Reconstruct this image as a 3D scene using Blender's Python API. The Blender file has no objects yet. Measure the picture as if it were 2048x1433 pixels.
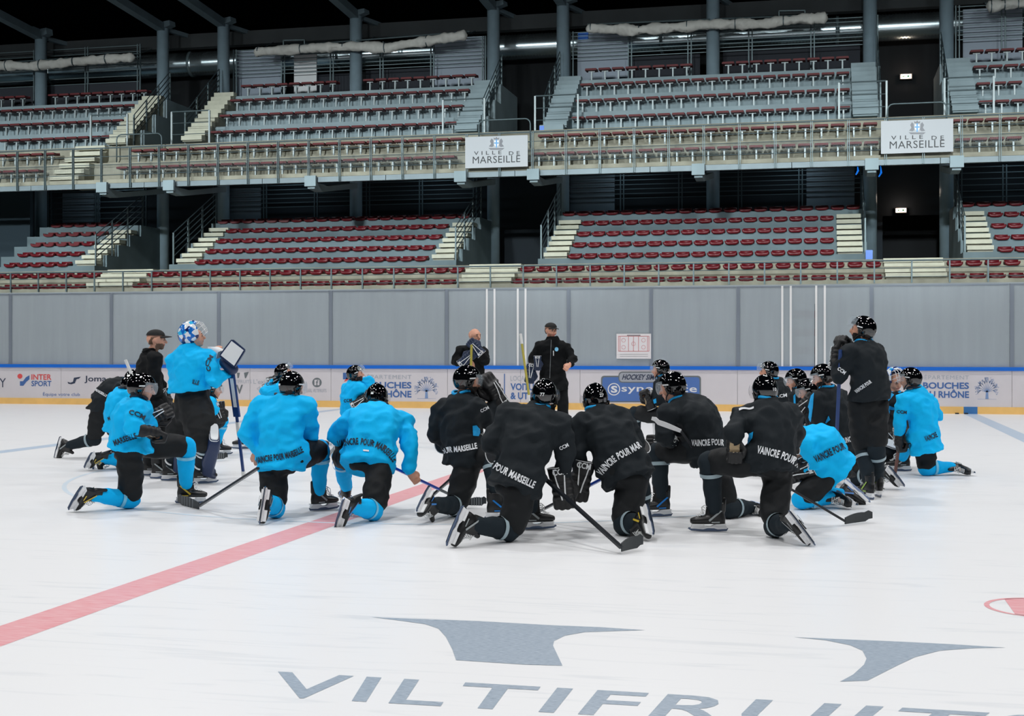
import bpy, bmesh, math, random
from mathutils import Vector, Matrix, noise
from mathutils.bvhtree import BVHTree
random.seed(7)
C = bpy.context.scene
COL = C.collection
# ------------------------------------------------------------------ camera, world, lights, exposure
TH = math.radians(13.13)          # the camera is turned 13 degrees to the left of the boards' normal
FPX, CX, HY, CAMH = 2683.0, 1024.0, 697.0, 1.5
cam_d = bpy.data.cameras.new('camera'); cam = bpy.data.objects.new('camera', cam_d); COL.objects.link(cam)
cam.location = (0, 0, CAMH); cam.rotation_euler = (math.radians(90), 0, TH)
cam_d.sensor_width = 36; cam_d.lens = FPX / 2048 * 36
cam_d.shift_y = -(716.5 - HY) / 2048
cam_d.clip_end = 200
C.camera = cam
C.view_settings.view_transform = 'Standard'; C.view_settings.look = 'None'
C.view_settings.gamma = 1; C.view_settings.use_curve_mapping = False
C.view_settings.exposure = 1.0
C.cycles.use_denoising = True
C.cycles.max_bounces = 6; C.cycles.diffuse_bounces = 3; C.cycles.glossy_bounces = 3
C.cycles.transparent_max_bounces = 12; C.cycles.transmission_bounces = 4
C.cycles.caustics_reflective = False; C.cycles.caustics_refractive = False
C.cycles.sample_clamp_indirect = 4
w = bpy.data.worlds.new('hall'); C.world = w; w.use_nodes = True
w.node_tree.nodes['Background'].inputs[0].default_value = (0.50, 0.72, 0.85, 1)
w.node_tree.nodes['Background'].inputs[1].default_value = 0.10
# rows of high-bay lamps hanging over the ice
for lx in (-26, -15, -4, 7, 18):
    for ly in (-2, 8, 18, 28):
        ld = bpy.data.lights.new('high_bay_lamp', 'AREA'); ld.shape = 'RECTANGLE'; ld.size = 1.5; ld.size_y = 0.7
        ld.energy = 226; ld.color = (1.0, 0.985, 0.98); ld.spread = math.radians(150)
        lo = bpy.data.objects.new('high_bay_lamp', ld); COL.objects.link(lo); lo.location = (lx, ly, 14.5)

# unseen fill lights added to brighten the stands: one row for the upper stand, one low row for the seats under the balcony
for ly, lz, tilt, spr, en in ((26, 13.5, 75, 78, 88), (6, 13.0, 79.5, 24, 90)):
    for lx in (-34, -25, -16, -7, 2, 11, 20):
        ld = bpy.data.lights.new('stand_fill_light', 'AREA'); ld.shape = 'RECTANGLE'; ld.size = 1.2; ld.size_y = 0.6
        ld.energy = en; ld.color = (0.90, 0.98, 1.0); ld.spread = math.radians(spr)
        lo = bpy.data.objects.new('stand_fill_light', ld); COL.objects.link(lo); lo.location = (lx, ly, lz)
        lo.rotation_euler = (math.radians(tilt), 0, 0)

# dim fill lights added to lift the dark at the back of the balcony overhang and of the upper walkway
for lx in (-34, -28, -20.5, -14.5, -7, -1, 6.5, 12):
    for ly, lz, en in ((48.6, 8.4, 7), (50.9, 12.9, 5)):
        ld = bpy.data.lights.new('rear_fill_light', 'AREA'); ld.shape = 'RECTANGLE'; ld.size = 1.2; ld.size_y = 0.15; ld.energy = en; ld.color = (0.7, 0.88, 1.0)
        lo = bpy.data.objects.new('rear_fill_light', ld); COL.objects.link(lo); lo.location = (lx, ly, lz)

# ------------------------------------------------------------------ geometry of the view, used to lay the place out
RT = Vector((math.cos(TH), math.sin(TH), 0)); FW = Vector((-math.sin(TH), math.cos(TH), 0)); CAM = Vector((0, 0, CAMH))
def ray(px, py):                       # direction with unit depth along the viewing direction
    return RT * ((px - CX) / FPX) + FW + Vector((0, 0, -(py - HY) / FPX))
def G(px, py, z=0.0):                  # point on the ice
    d = ray(px, py); return CAM + d * ((z - CAMH) / d.z)
def PY(px, py, Y):                     # point on a plane parallel to the boards
    d = ray(px, py); return CAM + d * (Y / d.y)
def AT(px, py, Z):                     # point at a viewing depth
    return CAM + ray(px, py) * Z
def depth(p): return (p - CAM).dot(FW)
def topx(p):
    v = p - CAM; z = v.dot(FW); return (CX + FPX * v.dot(RT) / z, HY - FPX * v.z / z)

# ------------------------------------------------------------------ materials
def lin(c): return tuple(((v / 255) / 12.92 if v / 255 <= .04045 else ((v / 255 + .055) / 1.055) ** 2.4) for v in c) + (1,)
MATS = {}
def mat(name, col, rough=.6, metal=0, var=0, scale=8, bump=0, bscale=60, spec=.5, coat=0, emis=None, estr=0, alpha=1, stretch=None, col2=None):
    if name in MATS: return MATS[name]
    m = bpy.data.materials.new(name); m.use_nodes = True; nt = m.node_tree; b = nt.nodes['Principled BSDF']
    b.inputs['Base Color'].default_value = lin(col); b.inputs['Roughness'].default_value = rough
    b.inputs['Metallic'].default_value = metal; b.inputs['Specular IOR Level'].default_value = spec
    b.inputs['Coat Weight'].default_value = coat; b.inputs['Coat Roughness'].default_value = .05
    b.inputs['Alpha'].default_value = alpha
    if emis: b.inputs['Emission Color'].default_value = lin(emis); b.inputs['Emission Strength'].default_value = estr
    tc = None
    if var or bump:
        tc = nt.nodes.new('ShaderNodeTexCoord'); mp = nt.nodes.new('ShaderNodeMapping'); nt.links.new(tc.outputs['Object'], mp.inputs[0])
        if stretch: mp.inputs['Scale'].default_value = stretch
    if var:
        n = nt.nodes.new('ShaderNodeTexNoise'); n.inputs['Scale'].default_value = scale; n.inputs['Detail'].default_value = 5
        nt.links.new(mp.outputs[0], n.inputs['Vector'])
        mx = nt.nodes.new('ShaderNodeMix'); mx.data_type = 'RGBA'
        mr = nt.nodes.new('ShaderNodeMapRange'); mr.inputs[1].default_value = .35; mr.inputs[2].default_value = .65
        nt.links.new(n.outputs['Fac'], mr.inputs[0]); nt.links.new(mr.outputs[0], mx.inputs[0])
        c = lin(col); c2 = lin(col2) if col2 else tuple(v * (1 - var) for v in c[:3]) + (1,)
        mx.inputs[6].default_value = c; mx.inputs[7].default_value = c2
        nt.links.new(mx.outputs[2], b.inputs['Base Color'])
    if bump:
        n2 = nt.nodes.new('ShaderNodeTexNoise'); n2.inputs['Scale'].default_value = bscale; n2.inputs['Detail'].default_value = 3
        nt.links.new(mp.outputs[0], n2.inputs['Vector'])
        bp = nt.nodes.new('ShaderNodeBump'); bp.inputs['Strength'].default_value = bump; bp.inputs['Distance'].default_value = .01
        nt.links.new(n2.outputs['Fac'], bp.inputs['Height']); nt.links.new(bp.outputs[0], b.inputs['Normal'])
    MATS[name] = m
    return m

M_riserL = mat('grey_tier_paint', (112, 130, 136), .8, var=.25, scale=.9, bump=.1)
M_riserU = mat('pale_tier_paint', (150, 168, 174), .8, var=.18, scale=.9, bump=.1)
M_conc = mat('beige_concrete', (160, 158, 142), .9, var=.3, scale=1.6, bump=.2)
M_cream = mat('cream_step', (205, 205, 186), .8, var=.12, scale=3)
M_steel = mat('galvanised_steel', (100, 116, 120), .5, .45, var=.15, scale=5)
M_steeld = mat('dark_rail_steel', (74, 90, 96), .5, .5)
M_col = mat('column_steel', (150, 172, 184), .38, .3, var=.1, scale=3)
_nt = M_col.node_tree; _b = _nt.nodes['Principled BSDF']; _t = _nt.nodes.new('ShaderNodeTangent'); _t.direction_type = 'RADIAL'; _t.axis = 'Z'
_nt.links.new(_t.outputs[0], _b.inputs['Tangent']); _b.inputs['Anisotropic'].default_value = .9; _b.inputs['Anisotropic Rotation'].default_value = 0
M_duct = mat('duct_metal', (190, 205, 210), .25, .95)
M_dark = mat('dark_hall_paint', (9, 14, 18), .9, var=.2, scale=.5)
M_roof = mat('roof_dark', (2, 4, 6), .95, spec=0)
M_beam = mat('roof_beam_paint', (92, 108, 116), .6, .2, var=.15, scale=2)
M_band = mat('roof_edge_concrete', (48, 52, 54), .9, var=.2, scale=1)
M_red = mat('seat_red_plastic', (104, 20, 30), .4, var=.15, scale=20)
M_redd = mat('seat_dull_red_plastic', (100, 16, 24), .6, var=.15, scale=20)
M_post = mat('seat_post_steel', (170, 182, 184), .5, .2)
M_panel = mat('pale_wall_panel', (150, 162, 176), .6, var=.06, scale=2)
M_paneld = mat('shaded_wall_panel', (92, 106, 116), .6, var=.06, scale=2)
M_tarp = mat('white_tarp', (196, 196, 190), .75, var=.1, scale=6, bump=.5, bscale=9)
M_white = mat('sign_white', (226, 228, 230), .5); M_signw = mat('city_sign_white', (176, 180, 184), .6)
M_ink = mat('sign_ink', (40, 42, 46), .6)
M_board = mat('rink_board_white', (216, 212, 216), .35, var=.05, scale=1.5)
M_kick = mat('kick_plate_yellow', (244, 198, 118), .4, var=.1, scale=3)
M_rail = mat('board_rail_blue', (12, 108, 214), .35)
M_bluek = mat('kick_plate_blue', (60, 120, 180), .4)
M_wall = mat('under_stand_wall', (150, 156, 160), .8, var=.1, scale=.6)
M_gpost = mat('glass_post_metal', (140, 150, 162), .4, .4)
M_wpost = mat('white_post', (235, 236, 236), .4)

def glass_mat(name, haze, tint, streak=.25):
    m = bpy.data.materials.new(name); m.use_nodes = True; nt = m.node_tree
    b = nt.nodes['Principled BSDF']; out = nt.nodes['Material Output']
    b.inputs['Base Color'].default_value = lin(tint); b.inputs['Roughness'].default_value = .12
    tr = nt.nodes.new('ShaderNodeBsdfTransparent'); tr.inputs[0].default_value = (.93, .95, .96, 1)
    mx = nt.nodes.new('ShaderNodeMixShader')
    tc = nt.nodes.new('ShaderNodeTexCoord'); mp = nt.nodes.new('ShaderNodeMapping'); mp.inputs['Scale'].default_value = (2.6, 2.6, .22)
    n = nt.nodes.new('ShaderNodeTexNoise'); n.inputs['Scale'].default_value = 1.4; n.inputs['Detail'].default_value = 6
    mr = nt.nodes.new('ShaderNodeMapRange'); mr.inputs[1].default_value = .3; mr.inputs[2].default_value = .75
    mr.inputs[3].default_value = haze; mr.inputs[4].default_value = haze - streak
    nt.links.new(tc.outputs['Object'], mp.inputs[0]); nt.links.new(mp.outputs[0], n.inputs['Vector'])
    nt.links.new(n.outputs['Fac'], mr.inputs[0]); nt.links.new(mr.outputs[0], mx.inputs[0])
    nt.links.new(tr.outputs[0], mx.inputs[1]); nt.links.new(b.outputs[0], mx.inputs[2]); nt.links.new(mx.outputs[0], out.inputs[0])
    MATS[name] = m
    return m
M_glass = glass_mat('scratched_rink_glass', .70, (180, 190, 196), .11)

# ------------------------------------------------------------------ mesh helpers
class MB:
    def __init__(s): s.v = []; s.f = []; s.mi = []; s.k = 0
    def add(s, vs, fs, mi=0):
        o = len(s.v); s.v += [tuple(p) for p in vs]; s.f += [tuple(i + o for i in f) for f in fs]; s.mi += [mi] * len(fs)
    def box(s, a, b, mi=0):
        x0, y0, z0 = a; x1, y1, z1 = b
        s.add([(x0, y0, z0), (x1, y0, z0), (x1, y1, z0), (x0, y1, z0), (x0, y0, z1), (x1, y0, z1), (x1, y1, z1), (x0, y1, z1)],
              [(0, 3, 2, 1), (4, 5, 6, 7), (0, 1, 5, 4), (1, 2, 6, 5), (2, 3, 7, 6), (3, 0, 4, 7)], mi)
    def prism(s, prof, x0, x1, mi=0):              # closed (y,z) profile, counter-clockwise seen from +X
        n = len(prof)
        s.add([(x0, y, z) for y, z in prof] + [(x1, y, z) for y, z in prof],
              [tuple(range(n))[::-1], tuple(range(n, 2 * n))] + [(i, (i + 1) % n, (i + 1) % n + n, i + n) for i in range(n)], mi)
    def tube(s, pts, r, n=8, mi=0, cap=True):
        pts = [Vector(p) for p in pts]; rs = r if isinstance(r, (list, tuple)) else [r] * len(pts)
        up = Vector((0, 0, 1)); rings = []; pa = None
        for i, p in enumerate(pts):
            d = (pts[min(i + 1, len(pts) - 1)] - pts[max(i - 1, 0)]).normalized()
            if pa is None:
                a = d.cross(up)
                if a.length < 1e-3: a = d.cross(Vector((1, 0, 0)))
            else:
                a = pa - d * pa.dot(d)
            a.normalize(); pa = a; b = d.cross(a)
            rings.append([p + (a * math.cos(t) + b * math.sin(t)) * rs[i] for t in [2 * math.pi * k / n for k in range(n)]])
        vs = [q for ring in rings for q in ring]; fs = []
        for i in range(len(pts) - 1):
            for k in range(n):
                fs.append((i * n + k, i * n + (k + 1) % n, (i + 1) * n + (k + 1) % n, (i + 1) * n + k))
        if cap: fs += [tuple(range(n))[::-1], tuple((len(pts) - 1) * n + k for k in range(n))]
        s.add(vs, fs, mi)
    def bar(s, a, b, wx, wy, mi=0, up=(0, 0, 1)):   # rectangular bar between two points
        a = Vector(a); b = Vector(b); d = (b - a).normalized(); u = Vector(up); x = d.cross(u)
        if x.length < 1e-3: x = d.cross(Vector((1, 0, 0)))
        x.normalize(); y = d.cross(x)
        vs = [p + x * (sx * wx / 2) + y * (sy * wy / 2) for p in (a, b) for sx, sy in ((-1, -1), (1, -1), (1, 1), (-1, 1))]
        s.add(vs, [(3, 2, 1, 0), (4, 5, 6, 7), (0, 1, 5, 4), (1, 2, 6, 5), (2, 3, 7, 6), (3, 0, 4, 7)], mi)
    def mesh(s, name, mats, smooth=False):
        me = bpy.data.meshes.new(name); me.from_pydata(s.v, [], s.f)
        for m in (mats if isinstance(mats, (list, tuple)) else [mats]): me.materials.append(m)
        me.polygons.foreach_set('material_index', s.mi)
        if smooth: me.polygons.foreach_set('use_smooth', [True] * len(me.polygons))
        me.update(); return me
    def build(s, name, mats, parent=None, smooth=False, bevel=0):
        me = s.mesh(name, mats, smooth)
        return link(name, me, parent)
def link(name, me, parent=None):
    o = bpy.data.objects.new(name, me); COL.objects.link(o)
    if parent is not None: o.parent = parent; o.matrix_parent_inverse = parent.matrix_world.inverted() if parent.type == 'EMPTY' and False else Matrix()
    return o
def tag(o, label=None, cat=None, group=None, kind=None):
    if label: o['label'] = label
    if cat: o['category'] = cat
    if group: o['group'] = group
    if kind: o['kind'] = kind
    return o
def empty(name, loc=(0, 0, 0)):
    o = bpy.data.objects.new(name, None); COL.objects.link(o); o.location = loc; o.empty_display_size = .2
    return o
def struct(o): o['kind'] = 'structure'; return o

def text_mesh(body, offset=0.0, spacing=1.0, res=3):      # lettering as a flat mesh in x,y; returns mesh, bbox
    cu = bpy.data.curves.new('t', 'FONT'); cu.body = body; cu.offset = offset; cu.space_character = spacing
    cu.resolution_u = res; cu.fill_mode = 'FRONT'
    ob = bpy.data.objects.new('t', cu)
    me = bpy.data.meshes.new_from_object(ob)
    bpy.data.objects.remove(ob); bpy.data.curves.remove(cu)
    bm = bmesh.new(); bm.from_mesh(me); bmesh.ops.dissolve_degenerate(bm, dist=1e-4, edges=bm.edges[:])
    for f in bm.faces: f.smooth = False
    bm.to_mesh(me); bm.free()
    xs = [v.co.x for v in me.vertices]; ys = [v.co.y for v in me.vertices]
    return me, (min(xs), min(ys), max(xs), max(ys))
def board_text(body, x0, y0, x1, y1, Y, m, parent=None, offset=0.0, name='lettering', spacing=1.0, slant=0, lift=.004):
    """lettering whose box spans the photo pixels x0..x1, y0..y1 on the vertical plane at Y"""
    me, (ax, ay, bx, by) = text_mesh(body, offset, spacing)
    A = PY(x0, y1, Y); B = PY(x1, y1, Y); T = PY(x0, y0, Y)
    for v in me.vertices:
        u = (v.co.x - ax) / (bx - ax); t = (v.co.y - ay) / (by - ay)
        v.co = Vector((A.x + (B.x - A.x) * u + slant * t * (T.z - A.z), Y - lift, A.z + (T.z - A.z) * t))
    me.materials.clear(); me.materials.append(m)
    return link(name, me, parent)
def flat_poly(pts, Y, m, name, parent=None, lift=.004):     # polygon from photo pixels on plane Y
    mb = MB(); v = []
    for p in pts:
        q = PY(p[0], p[1], Y); v.append((q.x, Y - lift, q.z))
    mb.add(v, [tuple(range(len(v)))]); o = mb.build(name, m, parent); return o
# ================================================================== THE SETTING
# ---- ice
def ice_mat():
    m = bpy.data.materials.new('ice'); m.use_nodes = True; nt = m.node_tree; b = nt.nodes['Principled BSDF']
    tc = nt.nodes.new('ShaderNodeTexCoord')
    n = nt.nodes.new('ShaderNodeTexNoise'); n.inputs['Scale'].default_value = .35; n.inputs['Detail'].default_value = 6
    nt.links.new(tc.outputs['Object'], n.inputs['Vector'])
    mp = nt.nodes.new('ShaderNodeMapping'); mp.inputs['Scale'].default_value = (.5, 5, 1); nt.links.new(tc.outputs['Object'], mp.inputs[0])
    n2 = nt.nodes.new('ShaderNodeTexNoise'); n2.inputs['Scale'].default_value = 2.2; n2.inputs['Detail'].default_value = 8; n2.inputs['Distortion'].default_value = 1.2
    nt.links.new(mp.outputs[0], n2.inputs['Vector'])
    r1 = nt.nodes.new('ShaderNodeMapRange'); r1.inputs[1].default_value = .56; r1.inputs[2].default_value = .72
    nt.links.new(n2.outputs['Fac'], r1.inputs[0])
    mx = nt.nodes.new('ShaderNodeMix'); mx.data_type = 'RGBA'; mx.inputs[6].default_value = lin((238, 240, 242)); mx.inputs[7].default_value = lin((214, 219, 224))
    mm = nt.nodes.new('ShaderNodeMath'); mm.operation = 'MULTIPLY'; nt.links.new(r1.outputs[0], mm.inputs[0]); nt.links.new(n.outputs['Fac'], mm.inputs[1])
    nt.links.new(mm.outputs[0], mx.inputs[0]); nt.links.new(mx.outputs[2], b.inputs['Base Color'])
    b.inputs['Roughness'].default_value = .32; b.inputs['Specular IOR Level'].default_value = .25
    n3 = nt.nodes.new('ShaderNodeTexNoise'); n3.inputs['Scale'].default_value = 30; n3.inputs['Detail'].default_value = 4
    nt.links.new(mp.outputs[0], n3.inputs['Vector'])
    bp = nt.nodes.new('ShaderNodeBump'); bp.inputs['Strength'].default_value = .12; bp.inputs['Distance'].default_value = .004
    nt.links.new(n3.outputs['Fac'], bp.inputs['Height']); nt.links.new(bp.outputs[0], b.inputs['Normal'])
    return m
mb = MB(); mb.box((-45, -4, -.3), (30, 32.24, 0)); struct(mb.build('floor', ice_mat()))
mb = MB(); mb.box((-60, 32.3, -.3), (40, 56, -.02)); struct(mb.build('floor_behind_boards', M_wall))

def paint(name, c, c2, scale=14):      # paint frozen under the ice, scuffed
    m = mat(name, c, .35, var=.3, scale=scale, col2=c2, stretch=(.5, 5, 1)); return m
P_red = paint('ice_paint_red', (228, 150, 158), (238, 190, 194)); P_redf = paint('ice_paint_red_worn', (236, 200, 204), (238, 222, 226))
P_blue = paint('ice_paint_blue', (176, 198, 220), (200, 214, 230)); P_navy = paint('ice_paint_grey_blue', (132, 150, 168), (186, 198, 210), 60)
P_thin = paint('ice_paint_thin_blue', (206, 226, 240), (226, 234, 242))
Xr, Xb, Xl = -7.05, 0.0, 0.0
XR = PY(1293, 820, 32.2).x; XB = PY(1941, 829, 32.2).x; XL = 2 * XR - XB
def floor_strip(name, x0, x1, y0, y1, m, z=.0008):
    mb = MB(); mb.add([(x0, y0, z), (x1, y0, z), (x1, y1, z), (x0, y1, z)], [(0, 1, 2, 3)]); return struct(mb.build(name, m))
floor_strip('floor_center_line', XR - .15, XR + .15, 2, 16, P_red)
floor_strip('floor_center_line', XR - .15, XR + .15, 16, 32.18, P_redf)
floor_strip('floor_blue_line', XB - .15, XB + .15, 2, 32.18, P_blue)
floor_strip('floor_blue_line', XL - .15, XL + .15, 2, 32.18, P_blue)
def ring(name, c, r, wd, m, z=.0012, n=96):
    mb = MB(); vs = []
    for k in range(n):
        a = 2 * math.pi * k / n
        vs += [(c[0] + (r - wd) * math.cos(a), c[1] + (r - wd) * math.sin(a), z), (c[0] + r * math.cos(a), c[1] + r * math.sin(a), z)]
    mb.add(vs, [(2 * k, 2 * k + 1, (2 * k + 3) % (2 * n), (2 * k + 2) % (2 * n)) for k in range(n)]); return struct(mb.build(name, m))
cc = G(660, 1047); ring('floor_center_circle', (XR, cc.y + 4.5), 4.5, .05, P_thin)
# faceoff spot at the right edge of the view: red disc with two white notches in a ring
s0 = G(1972, 1212); sc = Vector((s0.x + .3 * 1.0, s0.y, 0))
ring('floor_faceoff_spot_ring', (sc.x, sc.y), .31, .03, P_red)
mb = MB(); vs = []
for k in range(40):
    a = 2 * math.pi * k / 40; x = .29 * math.cos(a); x = max(-.17, min(.17, x)); vs.append((sc.x + x, sc.y + .29 * math.sin(a), .0012))
mb.add(vs, [tuple(range(40))]); struct(mb.build('floor_faceoff_spot', P_red))
# ---- logo painted on the ice: two serif shapes and the word under them
def ice_shape(px, name, label):
    mb = MB(); v = [G(x, y, .0012) for x, y in px]
    mb.add(v, [tuple(range(len(v)))]); o = mb.build(name, P_navy)
    bm = bmesh.new(); bm.from_mesh(o.data); bmesh.ops.triangulate(bm, faces=bm.faces[:]); bm.to_mesh(o.data); bm.free()
    return tag(o, label, 'ice logo')
ice_shape([(744, 1235), (820, 1238), (960, 1243), (1100, 1251), (1200, 1255), (1290, 1261), (1230, 1263), (1170, 1265), (1130, 1272), (1108, 1283), (1106, 1292), (1125, 1332),
           (1050, 1330), (912, 1321), (905, 1300), (892, 1275), (877, 1258), (850, 1249), (800, 1242)], 'ice_logo', 'wide grey-blue serif shape painted on the ice above the word, nearest the red line')
ice_shape([(1588, 1275), (1680, 1279), (1800, 1284), (1900, 1289), (2012, 1296), (1950, 1297), (1880, 1302), (1830, 1315), (1790, 1334), (1735, 1362), (1680, 1364), (1706, 1350), (1728, 1330),
           (1733, 1318), (1725, 1302), (1700, 1291), (1650, 1281)], 'ice_logo', 'curved grey-blue thorn shape painted on the ice at the right, under the red spot')
me, (ax, ay, bx, by) = text_mesh('VILTIFRUITS', .012, 1.12)
A = G(528, 1392, .004); B = G(2062, 1481, .004); T = G(556, 1342, .004); T2 = G(2132, 1433, .004)
for v in me.vertices:
    u = (v.co.x - ax) / (bx - ax); t = (v.co.y - ay) / (by - ay)
    p = (A * (1 - u) + B * u) * (1 - t) + (T * (1 - u) + T2 * u) * t
    v.co = (p.x, p.y, .0012)
me.materials.append(P_navy); tag(link('ice_lettering', me), 'grey-blue word VILTIFRUITS painted large on the ice in the foreground', 'lettering')

# ---- rink boards
YB = 32.2
boards = empty('rink_boards', (0, YB, 0)); boards_off = Vector((0, YB, 0))
tag(boards, 'long white rink boards with blue top rail, yellow kick strip and printed adverts', 'rink boards')
def loc(o, parent=boards):             # keep a part where it was modelled although its thing's origin is elsewhere
    o.location = -parent.location; return o
seams = [-60, PY(122, 780, YB).x, PY(500, 780, YB).x, PY(662, 780, YB).x, PY(895, 780, YB).x, PY(1041, 780, YB).x, PY(1160, 780, YB).x, PY(1475, 780, YB).x, PY(1700, 780, YB).x, PY(2024, 780, YB).x, 30]
xs = []
x = seams[0]
full = [-42, -39.5, -37, -34.5, -32, -29.5, -27, -24.6] + []
cuts = sorted([-45, -42.5, -40, -37.5, -35, -32.5, -30, -27.5, -25, -22.5] + [s for s in seams[1:-1]] + [8.5, 11, 13.5, 16, 19, 22])
cuts = [c for i, c in enumerate(cuts) if i == 0 or c - cuts[i - 1] > .4]
for a, b in zip(cuts[:-1], cuts[1:]):
    mb = MB(); mb.box((a + .004, YB, .16), (b - .004, YB + .08, .985)); loc(mb.build('board_panel', M_board, boards))
mb = MB(); mb.box((-45, YB - .012, 0), (XB - .15, YB + .08, .162)); loc(mb.build('kick_plate', M_kick, boards))
mb = MB(); mb.box((XB + .15, YB - .012, 0), (22, YB + .08, .162)); loc(mb.build('kick_plate', M_kick, boards))
mb = MB(); mb.box((XB - .15, YB - .014, 0), (XB + .15, YB + .08, .162)); o = loc(mb.build('kick_plate', M_bluek, boards)); o['label'] = 'short blue piece of kick plate at the blue line'
mb = MB(); mb.box((-45, YB - .03, .985), (22, YB + .11, 1.07)); loc(mb.build('top_rail', M_rail, boards))
# adverts
A_blue = mat('advert_blue', (70, 108, 168), .4); A_navy = mat('advert_navy', (52, 62, 84), .4); A_red = mat('advert_red', (222, 84, 84), .4)
A_grey = mat('advert_grey', (108, 116, 120), .4); A_lgrey = mat('advert_pale_grey', (172, 178, 188), .4); A_sky = mat('advert_pale_blue', (124, 152, 196), .4)
def bt(s, x0, y0, x1, y1, m, off=0., sp=1., slant=0, name='advert_lettering', lift=.004): return loc(board_text(s, x0, y0, x1, y1, YB, m, boards, off, name, sp, slant, lift))
def bp(pts, m, name='advert_shape', lift=.004): return loc(flat_poly(pts, YB, m, name, boards, lift))
def circ(cx, cy, r, n=20, ry=None): return [(cx + r * math.cos(2 * math.pi * k / n), cy - (ry or r) * math.sin(2 * math.pi * k / n)) for k in range(n)]
bt('Y', -1, 757, 12, 775, A_navy)
bp(circ(40, 753, 5), A_red); bp([(40, 763), (46, 763), (52, 755), (59, 751), (59, 759), (53, 764), (47, 772), (40, 772)], A_blue)
bt('INTER', 63, 749, 103, 760, A_red, .02); bt('SPORT', 63, 762, 103, 773, A_blue, .02); bt('Équipe votre club', 86, 784, 160, 794, A_blue)
bp([(135, 764), (141, 766), (146, 764), (148, 756), (162, 754), (158, 758), (153, 759), (150, 767), (143, 769), (137, 768)], A_navy)
bt('Joma', 169, 752, 213, 767, A_navy, .015)
bp([(474, 746), (480, 746), (478, 756), (475, 757)], A_grey); bp([(488, 746), (498, 744), (492, 757), (490, 757)], A_grey)
bt('VILTIFRUITS', 458, 760, 503, 767, A_lgrey); bt('V', 472, 770, 486, 788, A_grey, .03); bt("L'exigence", 507, 759, 562, 771, A_lgrey); bt('du goût', 514, 773, 556, 783, A_lgrey)
bp(circ(634, 765.5, 9.5), A_grey); bp([(629, 760), (639, 760), (639, 771), (629, 771)], M_board, lift=.006); bt('f', 632, 761, 637, 771, A_grey, .02, lift=.008); bt('EARL VILTIFRUITS', 613, 778, 653, 785, A_lgrey)
def tree(cx, cy, s):
    mb = MB(); P = lambda x, y: (lambda q: (q.x, YB - .004, q.z))(PY(cx + x * s, cy + y * s, YB))
    mb.add([P(-3, 22), (P(3, 22)), P(2, 8), P(-2, 8)], [(0, 1, 2, 3)])
    rr = random.Random(3)
    def seg(x0, y0, x1, y1, w0):
        dx, dy = x1 - x0, y1 - y0; L = math.hypot(dx, dy) or 1; nx, ny = -dy / L * w0, dx / L * w0
        mb.add([P(x0 + nx, y0 + ny), P(x0 - nx, y0 - ny), P(x1 - nx * .5, y1 - ny * .5), P(x1 + nx * .5, y1 + ny * .5)], [(0, 1, 2, 3)])
    for k in range(11):
        a = math.radians(-10 + 20 * k); r1 = 14 + rr.random() * 3
        x1, y1 = math.cos(a) * r1 * .8, 4 - math.sin(a) * r1 * .8; seg(0, 9, x1, y1, .55)
        for j in range(5):
            b = a + (rr.random() - .5) * 1.3; r2 = 3 + 7 * rr.random(); x2, y2 = x1 + math.cos(b) * r2, y1 - math.sin(b) * r2
            seg(x1, y1, x2, y2, .35)
            for q in range(2):
                u, w_ = x2 + rr.uniform(-2, 2), y2 + rr.uniform(-2, 2); seg(u - .8, w_, u + .8, w_ + rr.uniform(-.8, .8), .55)
    seg(-18, 22.5, 18, 22.5, .25)
    loc(mb.build('advert_tree', A_sky, boards))
def departement(x0, y0, x1, tx):         # right edge of the words x1, flag at x0
    w_ = x1 - x0
    bp([(x0, y0 - 1), (x0 + 10, y0 - 1), (x0 + 10, y0 + 12), (x0, y0 + 12)], A_blue)
    bp([(x0 + 7, y0 + 9), (x0 + 14, y0 + 5), (x0 + 11, y0 + 14), (x0 + 2, y0 + 17)], A_red)
    bt('DÉPARTEMENT', x1 - 100, y0 + 1, x1, y0 + 11, A_lgrey, 0, 1.1)
    bt('BOUCHES', x1 - 92, y0 + 17, x1, y0 + 30, A_blue, .03); bt('DU RHÔNE', x1 - 92, y0 + 31, x1, y0 + 48, A_blue, .03)
    tree(tx, y0 + 27, 1.05)
departement(686, 747, 823, 853); departement(1750, 748, 1938, 1974)
bp([(1008, 748), (1010, 748), (1010, 799), (1008, 799)], A_blue)
bt('LOCATION', 1021, 752, 1075, 762, A_lgrey); bt('VOITURES', 1021, 767, 1093, 781, A_blue, .03); bt('& UTILITAIRES', 1021, 785, 1122, 799, A_blue, .03)
# framed advert of the ice maker
def rrect(x0, y0, x1, y1, r): return [(x + r * math.cos(a), y - r * math.sin(a)) for x, y, a0 in ((x1 - r, y0 + r, 0), (x0 + r, y0 + r, 90), (x0 + r, y1 - r, 180), (x1 - r, y1 - r, 270)) for a in [math.radians(a0 + t) for t in (0, 30, 60, 90)]]
bp(rrect(1202, 752, 1402, 805, 6), A_grey, lift=.004); bp(rrect(1205, 755, 1399, 803, 5), mat('advert_royal_blue', (80, 116, 180), .4), lift=.008)
bp(rrect(1237, 744, 1364, 766, 7), A_grey, lift=.010); bp(rrect(1239, 746, 1362, 764, 6), mat('advert_silver', (176, 180, 188), .35, .3), lift=.013)
bt('HOCKEY SIMULATOR', 1244, 749, 1352, 760, A_navy, .03, slant=.3, lift=.017)
bt('synerglace', 1243, 770, 1394, 788, M_white, .012, 1.05, lift=.012)
rg = circ(1228, 779, 12.5, 28); rgi = circ(1228, 779, 10.5, 28)
mb = MB(); vs = [PY(x, y, YB) for x, y in rg + rgi]; vs = [(v.x, YB - .012, v.z) for v in vs]
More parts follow.
